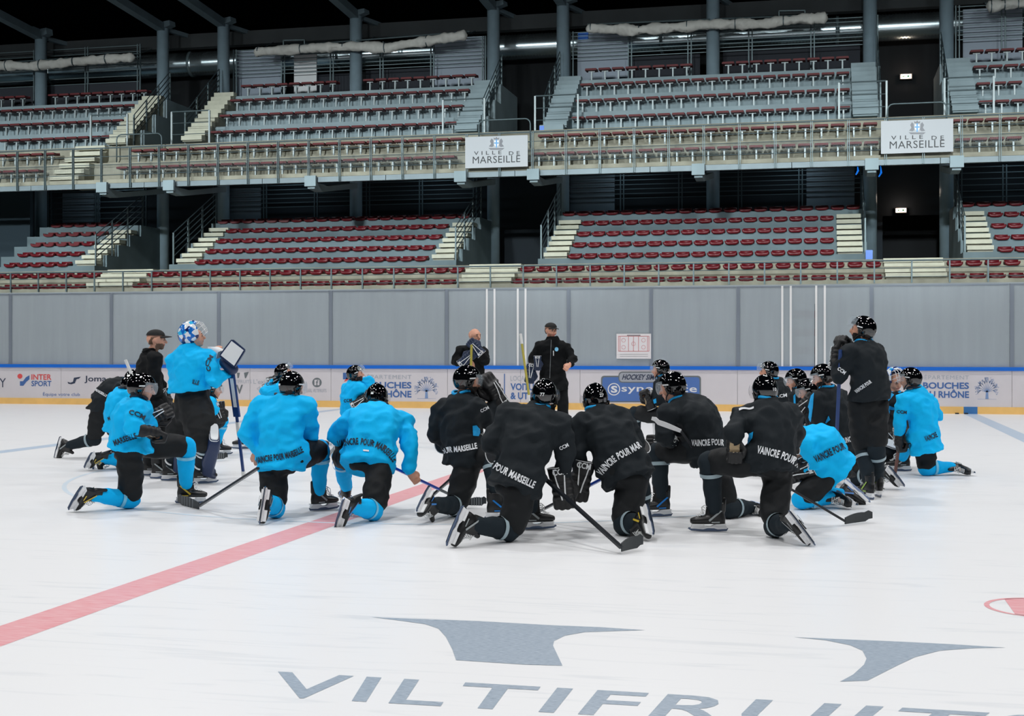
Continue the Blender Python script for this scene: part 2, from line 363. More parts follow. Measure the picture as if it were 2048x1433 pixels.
mb.add(vs, [(k, (k + 1) % 28, 28 + (k + 1) % 28, 28 + k) for k in range(28)]); loc(mb.build('advert_ring', M_white, boards)); bt('S', 1222, 772, 1235, 786, M_white, .04, lift=.013)

# ---- glass above the boards
zt = 2.97
gx = [-44, -41.5, -39, -36.5, -34, -31.6, -29.2]
gpx = [20, 222, 437, 661, 893, 981, 1043, 1137, 1302, 1476, 1573, 1641, 1743, 2024]
gX = [PY(p, 650, YB).x for p in gpx]
xx = [-45, -42.6, -40.2, -37.8, -35.4, -33.0, -30.6, -28.2] 
xx = [v for v in xx if v < gX[0] - 1.2]
allx = xx + gX + [gX[-1] + 2.4, gX[-1] + 4.8, gX[-1] + 7.2, gX[-1] + 9.6]
for i, (a, b) in enumerate(zip(allx[:-1], allx[1:])):
    white = any(abs(a - PY(p, 650, YB).x) < .01 for p in (981, 1043, 1573, 1641))
    nw = any(abs(b - PY(p, 650, YB).x) < .01 for p in (981, 1043, 1573, 1641))
    ga = a - (.125 if white else .045); gb = b - (.125 if nw else .045)
    mb = MB(); mb.box((ga + .01, YB + .03, 1.075), (gb - .01, YB + .045, zt - .02))
    o = mb.build('glass_panel', M_glass)
    pa = topx(Vector((a, YB, 2))); pb = topx(Vector((b, YB, 2))); names = {1302: 'tactics sheet panel', }
    d = pb[0] - pa[0]
    where = 'above the rink boards'
    lab = {20: 'above the red and blue sports shop advert', 222: 'behind the black-capped coach and the standing goalie', 437: 'above the small round social media advert', 661: 'above the left tree advert',
           893: 'behind the bald coach, left of the first white posts', 981: 'narrow, between the two left pairs of white posts', 1043: 'left of the capped coach at the rink centre',
           1137: 'left of the white tactics sheet, carrying the sheet', 1302: 'right of the tactics sheet', 1476: 'left of the right-hand white posts', 1573: 'narrow door panel between the right-hand white posts',
           1641: 'behind the tall standing player in black', 1743: 'above the right tree advert', 2024: 'at the right edge of the photo', }
    key = next((k for k in lab if abs(a - PY(k, 650, YB).x) < .01), None)
    tag(o, ('tall scratched clear rink panel ' + lab[key]) if key else ('tall scratched clear rink panel beyond the ' + ('left' if a < -20 else 'right') + ' edge of the photo'), 'rink glass', 'rink glass panels')
    def post(x, wd, m, nm='glass_post'):
        mb = MB(); mb.box((x - wd / 2, YB + .01, 1.075), (x + wd / 2, YB + .07, zt)); p = mb.build(nm, m, o); return p
    if white:
        for s in (-.098, .098): post(a + s, .048, M_wpost)
    else: post(a, .085, M_gpost)
    mb = MB(); mb.box((ga + .01, YB + .02, zt - .03), (gb - .01, YB + .055, zt)); mb.build('top_edge', M_gpost, o)
# tactics sheet hung on the glass
mb = MB(); A = PY(1233, 668, YB); B = PY(1302, 718, YB); mb.box((A.x, YB - .002, B.z), (B.x, YB + .009, A.z)); sh = mb.build('tactics_sheet', mat('sheet_white', (232, 230, 232), .4))
tag(sh, 'white sheet with a red rink diagram fixed to the glass', 'tactics board')
P = lambda x, y: (lambda q: Vector((q.x, YB - .004, q.z)))(PY(x, y, YB))
mb = MB(); M_rl = mat('diagram_red', (205, 120, 124), .5)
def ln(x0, y0, x1, y1, w_=.012): mb.bar(P(x0, y0), P(x1, y1), w_, .003, up=(0, 1, 0))
def box4(x0, y0, x1, y1): ln(x0, y0, x1, y0); ln(x1, y0, x1, y1); ln(x1, y1, x0, y1); ln(x0, y1, x0, y0)
box4(1237, 673, 1298, 703); ln(1257, 673, 1257, 703); ln(1277, 673, 1277, 703); ln(1267, 673, 1267, 703); ln(1240, 673, 1240, 703); ln(1295, 673, 1295, 703)
for cx_, cy_ in ((1247, 681), (1247, 695), (1287, 681), (1287, 695), (1267, 688)):
    for k in range(8):
        a = k * math.pi / 4; b = a + math.pi / 4; ln(cx_ + 4 * math.cos(a), cy_ + 4 * math.sin(a), cx_ + 4 * math.cos(b), cy_ + 4 * math.sin(b), .007)
mb.build('rink_diagram', M_rl, sh)
mb = MB(); ln(1254, 671, 1281, 671, .02); ln(1240, 709, 1296, 709, .006); ln(1240, 713, 1296, 713, .006); mb.build('printed_lines', A_grey, sh)

# ---- wall and stands
mb = MB(); mb.box((-60, 41.2, 0), (35, 41.5, 3.42)); struct(mb.build('wall_back', M_wall))
def tiers(name, x0, x1, prof, m, base):
    """prof: list of (front Y, tread z); solid down to base"""
    p = []
    last = None
    for y, z in prof[:-1]:
        if last is not None: p.append((y, last))
        else: p.append((y, base))
        p.append((y, z)); last = z
    yb = prof[-1][0]; p.append((yb, last)); p.append((yb, base if not isinstance(base, tuple) else base[1]))
    mb = MB(); mb.prism(p[::-1], x0, x1); o = mb.build(name, m); struct(o); return o
LF = [(41.35, 3.55), (42.5, 4.0), (43.4, 4.28), (52, 0)]
tiers('grandstand_front_tiers', -60, 35, LF, M_conc, 3.3)
# dark shadow joint lines are real recesses under each nosing
LR = [4.5, 4.94, 5.38, 5.83, 6.27]; LY = [43.95, 44.8, 45.65, 46.5, 47.35]
lblocks = [(-30.2, -25.8), (-22.85, -12.2), (-9.36, 1.32), (4.2, 14.9), (17.7, 28.2)]
for x0, x1 in lblocks:
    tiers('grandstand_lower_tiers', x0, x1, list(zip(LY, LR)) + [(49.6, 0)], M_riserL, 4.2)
UB = [(42.6, 7.40), (43.7, 8.17), (44.6, 8.93), (45.7, 8.93)]
def soffit_prism(name, x0, x1, top, bottom, m):
    mb = MB(); mb.prism((top + bottom)[::-1], x0, x1); return struct(mb.build(name, m))
soffit_prism('balcony_front_tiers', -60, 35, [(42.6, 7.29), (42.6, 7.42), (43.7, 7.42), (43.7, 8.17), (44.7, 8.17), (44.7, 8.93), (52, 8.93)], [(52, 8.7), (44.9, 8.6), (43.6, 7.29)], M_conc)
UY = [45.6, 46.4, 47.3, 48.2]; UZ = [9.05, 9.79, 10.53, 11.27]
ublocks = [(-37.2, -25.15), (-23.2, -11.66), (-9.6, 1.85), (3.84, 15.3), (17.3, 28.6)]
for x0, x1 in ublocks:
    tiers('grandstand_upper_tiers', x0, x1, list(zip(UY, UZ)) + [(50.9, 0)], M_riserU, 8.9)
mb = MB(); mb.box((-60, 52, 0), (35, 52.3, 14.3)); struct(mb.build('wall_hall_back', M_dark))
mb = MB(); mb.box((-60, -10, 15.5), (35, 36, 15.7)); mb.prism([(36, 15.5), (36, 15.7), (52.3, 14.5), (52.3, 14.28)][::-1], -60, 35); struct(mb.build('ceiling', M_roof))
mb = MB(); mb.box((-60, -10.3, 0), (-59.7, 52.3, 15.7)); struct(mb.build('wall_left', M_dark))
mb = MB(); mb.box((34.7, -10.3, 0), (35, 52.3, 15.7)); struct(mb.build('wall_right', M_dark))
mb = MB(); mb.box((-60, -10.3, 0), (35, -10, 15.7)); struct(mb.build('wall_front', M_dark))
mb = MB(); mb.box((-60, 50.2, 13.75), (35, 50.6, 14.3)); struct(mb.build('trim_1', M_band))
# teal-lit wall beside the far left lower block
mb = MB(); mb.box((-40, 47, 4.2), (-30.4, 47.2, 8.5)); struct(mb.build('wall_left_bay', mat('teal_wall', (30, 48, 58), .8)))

# ---- seats
def bucket():
    mb = MB(); n = 7; W, D, H = .225, .2, .15
    outer = [(-1, 1), (-1, .2), (-.92, -.35), (-.72, -.8), (-.45, -1), (.45, -1), (.72, -.8), (.92, -.35), (1, .2), (1, 1), (.86, .9), (.6, .55), (0, .42), (-.6, .55), (-.86, .9)]
    ys = [-1, -.9, 1]; sc_ = [.88, 1, 1]
    vs = []
    for y, s in zip(ys, sc_):
        for u, v in outer: vs.append((u * W * s, y * D, .075 + v * .07 * s))
    k = len(outer); fs = [tuple(range(k))[::1], tuple(2 * k + i for i in range(k))[::-1]]
    for r in range(2):
        for i in range(k): fs.append((r * k + i, r * k + (i + 1) % k, (r + 1) * k + (i + 1) % k, (r + 1) * k + i)[::-1])
    mb.add(vs, fs); mb.box((-.2, .13, .1), (.2, .2, .2))
    return mb.mesh('seat', M_red, True)
def tseat():
    mb = MB(); mb.box((-.215, -.2, .0), (.215, .2, .055)); mb.box((-.2, -.215, .01), (.2, .215, .07)); mb.box((-.2, .16, .03), (.2, .21, .10))
    me = mb.mesh('seat_pan', M_redd)
    mb = MB(); mb.bar((0, 0, -.40), (0, 0, 0), .05, .05); mb.bar((-.12, 0, -.02), (.12, 0, -.02), .05, .03); mb.bar((0, .02, -.36), (0, .16, -.05), .03, .03)
    return me, mb.mesh('post', M_post)
me_b = bucket(); me_t, me_p = tseat()
rowsL = []    # (kind, x0, x1, y, z, label)
def fill(x0, x1, pitch):
    n = max(1, round((x1 - x0) / pitch)); return [x0 + (x1 - x0) * (i + .5) / n for i in range(n)]
seatsB = []; seatsT = []; COLX = [PY(c_, 60, 49.1).x for c_ in (82, 326, 447, 712, 987, 1126, 1426, 1740, 1893)]
gapc = [-37.1, -23.84, -10.6, 2.64, 15.9]
bayn = ['far left bay', 'left bay', 'middle-left bay', 'middle-right bay', 'right bay']
def bay_segments(w_, c0=gapc):
    seg = []; e = [-44.5] + c0 + [22]
    for i in range(len(e) - 1):
        seg.append((e[i] + (w_ if i else 0), e[i + 1] - (w_ if i < len(e) - 2 else 0), i))
    return seg
namesF = ['far outside at the left', 'left of the left stair', 'between the left and centre stairs', 'between the centre and right stairs', 'right of the right stair', 'beyond the right edge']
for rn, y, z in (('front row', 41.55, 3.52), ('second row', 42.62, 3.97)):
    for x0, x1, i in bay_segments(.92):
        for x in fill(x0, x1, .535): seatsB.append((x, y, z, f'red bucket seat, {rn} above the glass, {namesF[i]}'))
lsb = [(-29.5, -26.8, -29.7, -26.6, 'far left'), (-21.85, -13.2, -22.6, -12.6, 'centre-left'), (-8.36, .32, -9.2, 1.2, 'centre-right'), (5.2, 13.8, 4.4, 14.7, 'far right')]
ordn = ['first', 'second', 'third', 'fourth', 'fifth']
for a, b, a5, b5, nm in lsb:
    for k in range(5):
        xa, xb = (a5, b5) if k == 4 else (a, b)
        for x in fill(xa, xb, .511): seatsB.append((x, LY[k] + .1, LR[k] - .03, f'red bucket seat, {ordn[k]} row up, {nm} block under the balcony'))
usb = [(-36, -26.15, 'far left'), (-22.2, -12.66, 'centre-left'), (-8.6, .85, 'centre-right'), (4.84, 14.3, 'far right')]
bl = [(-44, -27.4, 'far left'), (-24.4 - .0, -11.95, 'centre-left'), (-9.4, 1.65, 'centre-right'), (3.85, 15.2, 'far right')]
for rn, y, z, tz in (('front row', 43.15, 7.42, 0), ('second row', 44.15, 8.17, 0)):
    for a, b, nm in bl:
        for x in fill(a, b, .5): seatsT.append((x, y, z + .42, f'dark red seat on a post, balcony {rn} behind the railing, {nm} section'))
for a, b, nm in usb:
    for k in range(4):
        for x in fill(a, b, .5):
            if k == 3 and any(abs(x - cx__) < .5 for cx__ in COLX): continue
            seatsT.append((x, UY[k] + (.42 if k < 3 else .5), UZ[k] + .42, f'dark red seat on a post, {ordn[k]} row up, {nm} upper block'))
def seen(s): u, v = topx(Vector(s[:3])); return -10 < u < 2058 and -5 < v < 700
def place(lst, mesh, name, grp, post=None):
    lst = [s for s in lst if seen(s)]
    lst.sort(key=lambda s: depth(Vector(s[:3])))
    for s in lst[:300]:
        o = bpy.data.objects.new(name, mesh); COL.objects.link(o); o.location = s[:3]
        tag(o, s[3], 'seat', s[3].replace('red bucket seat', 'bucket seats').replace('dark red seat on a post', 'post seats'))
        if post:
            p = bpy.data.objects.new('post', post); COL.objects.link(p); p.parent = o
    rest = lst[300:]
    if rest:
        mb = MB(); mats = [mesh.materials[0]] + ([post.materials[0]] if post else [])
        for s in rest:
            for k, m_ in enumerate([mesh] + ([post] if post else [])):
                mb.add([Vector(v.co) + Vector(s[:3]) for v in m_.vertices], [tuple(p.vertices) for p in m_.polygons], k)
        o = mb.build(name + '_rows', mats); tag(o, grp, 'seats', kind='stuff')
    return len(lst)
nB = place(seatsB, me_b, 'stadium_seat', 'red bucket seats in the most distant rows under the balcony')
nT = place(seatsT, me_t, 'post_seat', 'dark red post seats in the most distant rows of the upper stand', me_p)
print('SEATS', nB, nT)

# ---- stairs of slabs
def stair(name, x0, x1, y0, z0, y1, z1, n, m, label, thick=.6):
    o = empty(name, ((x0 + x1) / 2, y0, z0)); tag(o, label, 'stairs', 'concrete stairs')
    h = (z1 - z0) / n; d = (y1 - y0) / n
    for i in range(n):
        mb = MB(); zt_ = z0 + h * (i + 1); mb.box((x0, y0 + d * i - .04, zt_ - h * thick), (x1, y0 + d * (i + 1), zt_)); p = mb.build('step', m, o); p.location = -o.location
    mb = MB(); mb.prism([(y0 + .03, z0), (y0 + .03, z0 + h * .3), (y1, z1 - h * .2), (y1, z0)][::-1], x0 + .02, x1 - .02); p = mb.build('stringer', M_conc if m is M_cream else M_riserU, o); p.location = -o.location
    return o
nm4 = ['far left', 'centre-left', 'centre-right', 'far right']
for i, (a, b, a5, b5, nm) in enumerate(lsb):
    if i > 0: stair('stair', a - .86, a - .06, 44.25, 4.5, 47.3, 6.05, 7, M_cream, f'cream stair at the left end of the {nm} block under the balcony')
    if i < 3: stair('stair', b + .06, b + .86, 44.25, 4.5, 47.3, 6.05, 7, M_cream, f'cream stair at the right end of the {nm} block under the balcony')
for i, (a, b, nm) in enumerate(usb):
    if i > 0: stair('stair', a - .85, a - .03, 45.3, 9.1, 48.3, 11.4, 11, M_riserU if i > 1 else M_cream, f'pale stair at the left end of the {nm} upper block', .75)
    if i < 3: stair('stair', b + .03, b + .85, 45.3, 9.1, 48.3, 11.4, 11, M_cream if i == 0 else M_riserU, f'pale stair at the right end of the {nm} upper block', .75)
for c_, nm in ((-23.84, 'left'), (-10.6, 'centre'), (2.64, 'right')):
    stair('stair', c_ - .88, c_ + .88, 41.6, 3.57, 43.5, 4.28, 4, M_cream, f'wide cream stair through the front rows, {nm} gap', .72)
for c_, nm in ((-25.9, 'left'),):
    stair('stair', c_ - .95, c_ + .25, 42.65, 7.35, 44.8, 8.93, 6, M_cream, 'cream balcony stair at the left behind the railing', .55)

# ---- railings
def railing(name, label, x0, x1, Y, z0, zt_, rails, posts, pw=.05, m=M_steel, mesh_z=None, double=False):
    o = empty(name, ((x0 + x1) / 2, Y, z0)); tag(o, label, 'railing'); L = -o.location
    for x in posts:
        mb = MB()
        if double:
            for s in (-.026, .026): mb.box((x + s - .009, Y - .03, z0), (x + s + .009, Y + .03, zt_))
        else: mb.box((x - pw / 2, Y - .02, z0), (x + pw / 2, Y + .02, zt_))
        p = mb.build('post', m, o); p.location = L
    mb = MB(); mb.tube([(x0, Y, zt_), (x1, Y, zt_)], .025); p = mb.build('top_rail', m, o); p.location = L
    for z in rails:
        mb = MB(); mb.tube([(x0, Y, z), (x1, Y, z)], .012, 6); p = mb.build('mid_rail', m, o); p.location = L
    if mesh_z:
        mb = MB(); a, b = mesh_z; z = a
        while z < b: mb.box((x0, Y + .02, z), (x1, Y + .023, z + .003)); z += .045
        x = max(x0, -34)
        while x < min(x1, 14): mb.box((x, Y + .02, a), (x + .003, Y + .023, b)); x += .05
        p = mb.build('wire_mesh', m, o); p.location = L
    return o
bp_px = [-68, 27, 80, 133, 187, 242, 297, 352, 408, 464, 521, 579, 638, 697, 756, 819, 879]
step_ = 1.1
pp = []; x = -40.
while x < 20: pp.append(x); x += 1.1
railing('balcony_railing', 'long steel balcony railing with wire mesh infill across the whole stand', -44, 20, 42.36, 7.09, 8.49, (8.19, 7.91, 7.55), pp, mesh_z=(7.56, 7.9), double=True)
pp = []; x = -40.3
while x < 18: pp.append(x); x += 1.07
railing('stand_railing', 'low steel railing along the front row just above the glass', -44, 20, 41.3, 3.44, 4.1, (3.88, 3.62), pp, .045)
# balcony edge channel
e = empty('balcony_edge_beam', (0, 42.5, 7.1)); tag(e, 'grey steel channel running along the balcony edge under the railing', 'beam')
x = -45
while x < 20:
    mb = MB(); mb.box((x + .01, 42.42, 7.09), (x + 4.39, 42.6, 7.26)); p = mb.build('channel_length', mat('pale_channel_steel', (124, 138, 144), .55, .2, var=.1, scale=3), e); p.location = -e.location; x += 4.4
# cantilever beam ends under the balcony
brl = {212: 'leftmost', 345: 'second from left', 627: 'third from left', 925: 'left of the left city sign', 1070: 'right of the left city sign', 1398: 'over the centre-right block', 1743: 'left of the right city sign', 1912: 'right of the right city sign'}
for px_, nm in brl.items():
    q = PY(px_, 350, 42.5); x = q.x; o = empty('cantilever_bracket', (x, 42.45, 7.1)); tag(o, f'pale steel bracket under the balcony edge, {nm}', 'bracket', 'cantilever brackets'); L = -o.location
    mb = MB(); mb.box((x - .2, 42.18, 6.93), (x + .2, 42.3, 7.28)); p = mb.build('end_plate', M_riserU, o); p.location = L
    mb = MB(); mb.prism([(42.3, 6.86), (42.3, 7.08), (43.55, 7.08), (46.5, 7.55), (46.5, 7.35), (43.0, 6.82)][::-1], x - .13, x + .13); p = mb.build('beam_arm', M_riserU, o); p.location = L

# ---- city signs on the balcony
def sign(x0, y0, x1, y1, label):
    Y = 42.27; A = PY(x0, y1, Y); B = PY(x1, y0, Y)
    mb = MB(); mb.box((A.x, Y, A.z), (B.x, Y + .04, B.z)); o = mb.build('city_sign', M_signw); tag(o, label, 'sign', 'city signs on the balcony')
    w_ = x1 - x0; h = y1 - y0
    def t(s, fx0, fy0, fx1, fy1, off, sp=1.): board_text(s, x0 + w_ * fx0, y0 + h * fy0, x0 + w_ * fx1, y0 + h * fy1, Y, M_ink, o, off, 'lettering', sp)
    t('VILLE', .14, .495, .58, .605, .008, 1.7); t('DE', .70, .495, .87, .605, .008, 1.7); t('MARSEILLE', .12, .65, .88, .86, 0, 1.05)
    # city crest: a small blue cross on a shield between two supporters under a crown
    cr = mat('crest_blue', (80, 150, 205), .5); cg = mat('crest_grey', (110, 112, 118), .5)
    cx_, cy_ = x0 + w_ * .5, y0 + h * .25; s = h / 62
    def poly(pts, m, nm, lift=.005): flat_poly([(cx_ + a * s, cy_ + b * s) for a, b in pts], Y, m, nm, o, lift)
    poly([(-4, -5), (4, -5), (4, 3), (0, 8), (-4, 3)], M_white, 'shield'); poly([(-1.2, -7), (1.2, -7), (1.2, 8), (-1.2, 8)], cr, 'shield_cross', .008); poly([(-4, -1.5), (4, -1.5), (4, .8), (-4, .8)], cr, 'shield_cross', .009)
    poly([(-5, -7), (-5, -11), (-2.5, -9), (0, -12), (2.5, -9), (5, -11), (5, -7)], cg, 'crown')
    for q in (-1, 1): poly([(q * 5, 5), (q * 6, -6), (q * 9, -9), (q * 12, -4), (q * 10, 1), (q * 14, 6), (q * 8, 7)][::q], cg, 'supporter')
    poly([(-15, 9), (15, 9), (11, 12), (-11, 12)], cg, 'ribbon')
    return o
sign(930.5, 270, 1055.5, 337, 'white city sign hung on the balcony railing near the photo centre'); sign(1762, 237, 1906.5, 308, 'white city sign hung on the balcony railing at the right')
# ================================================================== HALL DETAILS
def col_top(px, py, Y): return PY(px, py, Y)
cols = [(82, 75, 215, 0), (326, 58, 545, 0), (447, 50, 200, 0), (712, 33, 185, 1), (987, 17, 535, 0), (1126, 8, 165, 0), (1426, -10, 152, 1), (1740, -28, 520, 0), (1893, -34, 525, 0), (-190, 95, 300, 0)]
cn = ['left of the far left upper block', 'left side of the left gap', 'right side of the left gap', 'middle of the centre-left upper block', 'left side of the centre gap', 'right side of the centre gap',
      'middle of the centre-right upper block', 'left side of the right gap', 'right side of the right gap', 'outside the left edge']
M_band2 = mat('blue_tape', (30, 80, 140), .5)
for (px, py, pb, thru), nm in zip(cols, cn):
    Y = 49.1; t = PY(px, py, Y)
    o = empty('steel_column', (t.x, Y, 4.2)); tag(o, 'round steel column, ' + nm, 'column', 'steel columns'); L = -o.location
    mb = MB(); mb.tube([(t.x, Y, 4.25), (t.x, Y, t.z)], .24, 20); p = mb.build('shaft', M_col, o, True); p.location = L
    mb = MB(); mb.tube([(t.x, Y, 4.2), (t.x, Y, 4.26)], .34, 16); p = mb.build('base_plate', M_steel, o); p.location = L
    # roof struts that spring from the column head
    s = empty('roof_strut_cluster', t); tag(s, 'dark roof struts fanning out above the column, ' + nm, 'roof strut', 'roof struts'); L = -s.location
    for nm2, e, wd, hh in (('long_strut', (-.6, -14, 1.35), .34, .3), ('steep_strut', (-.5, -3.2, 2.6), .2, .2), ('upright', (.32, -.1, 2.6), .32, .4), ('rear_strut', (1.6, 4.0, -.2), .16, .16)):
        b = t + Vector(e); 
        if b.z > 15.4: f = (15.4 - t.z) / (b.z - t.z); b = t + Vector(e) * f
        st = t + Vector((.32, -.1, 0)) if nm2 == 'upright' else t
        mb = MB(); mb.bar(st + Vector((0, 0, .02)), b, wd, hh); p = mb.build(nm2, M_beam, s); p.location = L
# corrugated duct along the back
d = empty('ventilation_duct', (-10, 51.2, 13.3)); tag(d, 'large corrugated silver ventilation duct along the back under the roof', 'duct'); L = -d.location
x = -45.
while x < 20:
    pts = []; rs = []; xx_ = x
    while xx_ < x + 6.4: pts += [(xx_, 51.2, 13.3), (xx_ + .06, 51.2, 13.3)]; rs += [.5, .47]; xx_ += .12
    mb = MB(); mb.tube(pts, rs, 20, cap=False); p = mb.build('duct_length', M_duct, d, True); p.location = L
    mb = MB(); mb.tube([(x + 6.4, 51.2, 13.3), (x + 6.5, 51.2, 13.3)], .54, 20); p = mb.build('duct_collar', M_steel, d, True); p.location = L
    x += 6.5
# back-of-block screens: grey wall panels, grille frames with horizontal bars
def wallpanel(px0, px1, py0, py1, Y, m, label, zb):
    a = PY(px0, py1, Y); b = PY(px1, py0, Y)
    mb = MB(); mb.box((a.x, Y, zb), (b.x, Y + .06, b.z)); o = mb.build('wall_panel', m); tag(o, label, 'wall panel', 'pale wall panels'); return o
UPs = [(473, 562, 98, 192, M_panel, 'pale blue-grey wall panel at the left end of the centre-left upper block'), (588, 633, 107, 178, M_white, 'white wall panel between the upper seats and the left white tarp'),
       (866, 968, 72, 165, M_panel, 'pale blue-grey wall panel at the right end of the centre-left upper block'), (1155, 1256, 62, 160, M_panel, 'pale blue-grey wall panel at the left end of the centre-right upper block'),
       (1926, 2045, 12, 135, M_panel, 'pale blue-grey wall panel behind the far right upper block')]
for a, b, c, d_, m, l in UPs: wallpanel(a, b, c, d_ + 6, 50.0, m, l, 11.27)
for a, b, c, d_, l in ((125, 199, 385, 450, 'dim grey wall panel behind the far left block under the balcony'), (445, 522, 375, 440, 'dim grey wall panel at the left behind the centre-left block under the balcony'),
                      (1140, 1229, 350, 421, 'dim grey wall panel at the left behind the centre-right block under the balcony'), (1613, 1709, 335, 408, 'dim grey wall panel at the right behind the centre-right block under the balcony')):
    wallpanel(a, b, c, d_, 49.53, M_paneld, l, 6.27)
wp = PY(1157, 78, 49.98); mb = MB(); b_ = PY(1176, 64, 49.9); a_ = PY(1156, 80, 49.9); mb.box((a_.x, 49.9, a_.z), (b_.x, 50.0, b_.z)); tag(mb.build('blue_notice', M_rail), 'small blue notice on the pale panel beside the long white tarp', 'notice')
def grille(px0, px1, pyt, pym, pyb, Y, n, label, m=M_steel, solid=True):
    """frame with n bars between pixel heights pyt..pym at px0, solid lower part to pyb"""
    a = PY(px0, pyt, Y); b = PY(px1, pyt, Y); zt_ = a.z; zm = PY(px0, pym, Y).z; zb = 11.27 if a.z > 10 else 6.27
    o = empty('grille_screen', ((a.x + b.x) / 2, Y, zb)); tag(o, label, 'grille', 'grille screens'); L = -o.location
    for i in range(n):
        z = zm + (zt_ - zm) * i / (n - 1); mb = MB(); mb.box((a.x, Y - .012, z - .014), (b.x, Y + .012, z + .014)); p = mb.build('bar', m, o); p.location = L
    nn = max(2, round((b.x - a.x) / 2.2))
    for i in range(nn + 1):
        x = a.x + (b.x - a.x) * i / nn; mb = MB()
        for s in (-.06, .06): mb.box((x + s - .02, Y - .03, zb), (x + s + .02, Y + .03, zt_ + .05))
        p = mb.build('post', m, o); p.location = L
    if solid:
        mb = MB(); mb.box((a.x, Y + .04, zb), (b.x, Y + .06, zm)); p = mb.build('lower_sheet', mat('dark_perforated_sheet', (40, 44, 52), .8), o); p.location = L
grille(-30, 278, 108, 178, 215, 49.6, 7, 'grille screen behind the far left upper block under the left white tarp')
grille(470, 968, 102, 152, 190, 49.6, 8, 'grille screen behind the centre-left upper block', solid=False)
grille(1143, 1752, 66, 118, 165, 49.6, 8, 'grille screen behind the centre-right upper block', solid=False)
grille(1915, 2100, 14, 80, 130, 49.6, 8, 'grille screen behind the far right upper block', solid=False)
for a, b, yt in ((633, 700, 150), (732, 866, 142), (1258, 1400, 115), (1446, 1720, 100)):
    q = PY(a, yt, 50.3); r = PY(b, yt + 50, 50.3); mb = MB(); mb.box((q.x, 50.3, 11.27), (r.x, 50.34, q.z)); tag(mb.build('perforated_sheet', MATS['dark_perforated_sheet']), f'dark perforated sheet behind the top seat row, {"left" if a < 700 else "right"} part of the {"centre-left" if a < 1000 else "centre-right"} upper block' if a in (633, 1446) else f'dark perforated sheet behind the top seats {"left" if a == 1258 else "right"} of the column, {"centre-left" if a < 1000 else "centre-right"} block', 'sheet')
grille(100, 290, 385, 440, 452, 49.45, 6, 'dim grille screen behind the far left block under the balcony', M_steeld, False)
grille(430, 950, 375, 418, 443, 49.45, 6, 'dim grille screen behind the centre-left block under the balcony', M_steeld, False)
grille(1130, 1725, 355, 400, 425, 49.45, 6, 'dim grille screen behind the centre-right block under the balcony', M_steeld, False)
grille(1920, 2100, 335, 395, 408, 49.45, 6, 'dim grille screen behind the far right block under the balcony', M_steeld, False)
mb = MB(); mb.box((-60, 49.6, 4.2), (35, 49.7, 8.7))
# teal rear wall under the balcony, left open where the right gap runs through
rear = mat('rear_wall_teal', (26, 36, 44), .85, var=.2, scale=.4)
g0 = PY(1765, 430, 50.6).x; g1 = PY(1880, 430, 50.6).x
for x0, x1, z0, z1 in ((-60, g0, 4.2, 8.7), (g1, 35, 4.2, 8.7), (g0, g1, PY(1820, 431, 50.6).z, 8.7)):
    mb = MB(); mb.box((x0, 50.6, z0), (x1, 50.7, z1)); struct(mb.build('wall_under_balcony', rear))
# exit lamps
def exit_lamp(px, py, Y, wpx, label, s='EXIT'):
    q = PY(px, py, Y); w_ = wpx / FPX * Y / 2
    mb = MB(); mb.box((q.x - w_ * 1.15, Y, q.z - w_ * .55), (q.x + w_ * 1.15, Y + .2, q.z + w_ * .55)); o = mb.build('exit_lamp', M_ink); tag(o, label, 'exit light', 'exit lights')
    mb = MB(); mb.box((q.x - w_, Y - .02, q.z - w_ * .4), (q.x + w_, Y - .002, q.z + w_ * .4)); mb.build('lit_face', mat('exit_face', (255, 236, 214), .4, emis=(255, 226, 196), estr=3.5), o)
    mb = MB(); P2 = lambda u, v: (q.x + u * w_, Y - .03, q.z + v * w_)
    mb.add([P2(-.1, .1), P2(-.1, -.1), P2(-.45, -.1), P2(-.45, .1)], [(0, 1, 2, 3)]); mb.add([P2(-.45, .25), P2(-.75, 0), P2(-.45, -.25)], [(0, 1, 2)]); mb.add([P2(.2, .2), P2(.6, .2), P2(.6, -.2), P2(.2, -.2)], [(0, 1, 2, 3)])
    mb.build('pictogram', mat('exit_green', (30, 110, 80), .5), o)
    ld = bpy.data.lights.new('exit_glow', 'POINT'); ld.energy = 3.5; ld.color = (1, .75, .6); ld.shadow_soft_size = .1; lo = bpy.data.objects.new('exit_glow', ld); COL.objects.link(lo); lo.location = (q.x, Y - .25, q.z + .1)
exit_lamp(1812, 153, 51.8, 20, 'lit exit sign in the right gap above the balcony')
exit_lamp(1802, 421, 50.45, 19, 'lit exit sign over the dark doorway under the balcony')
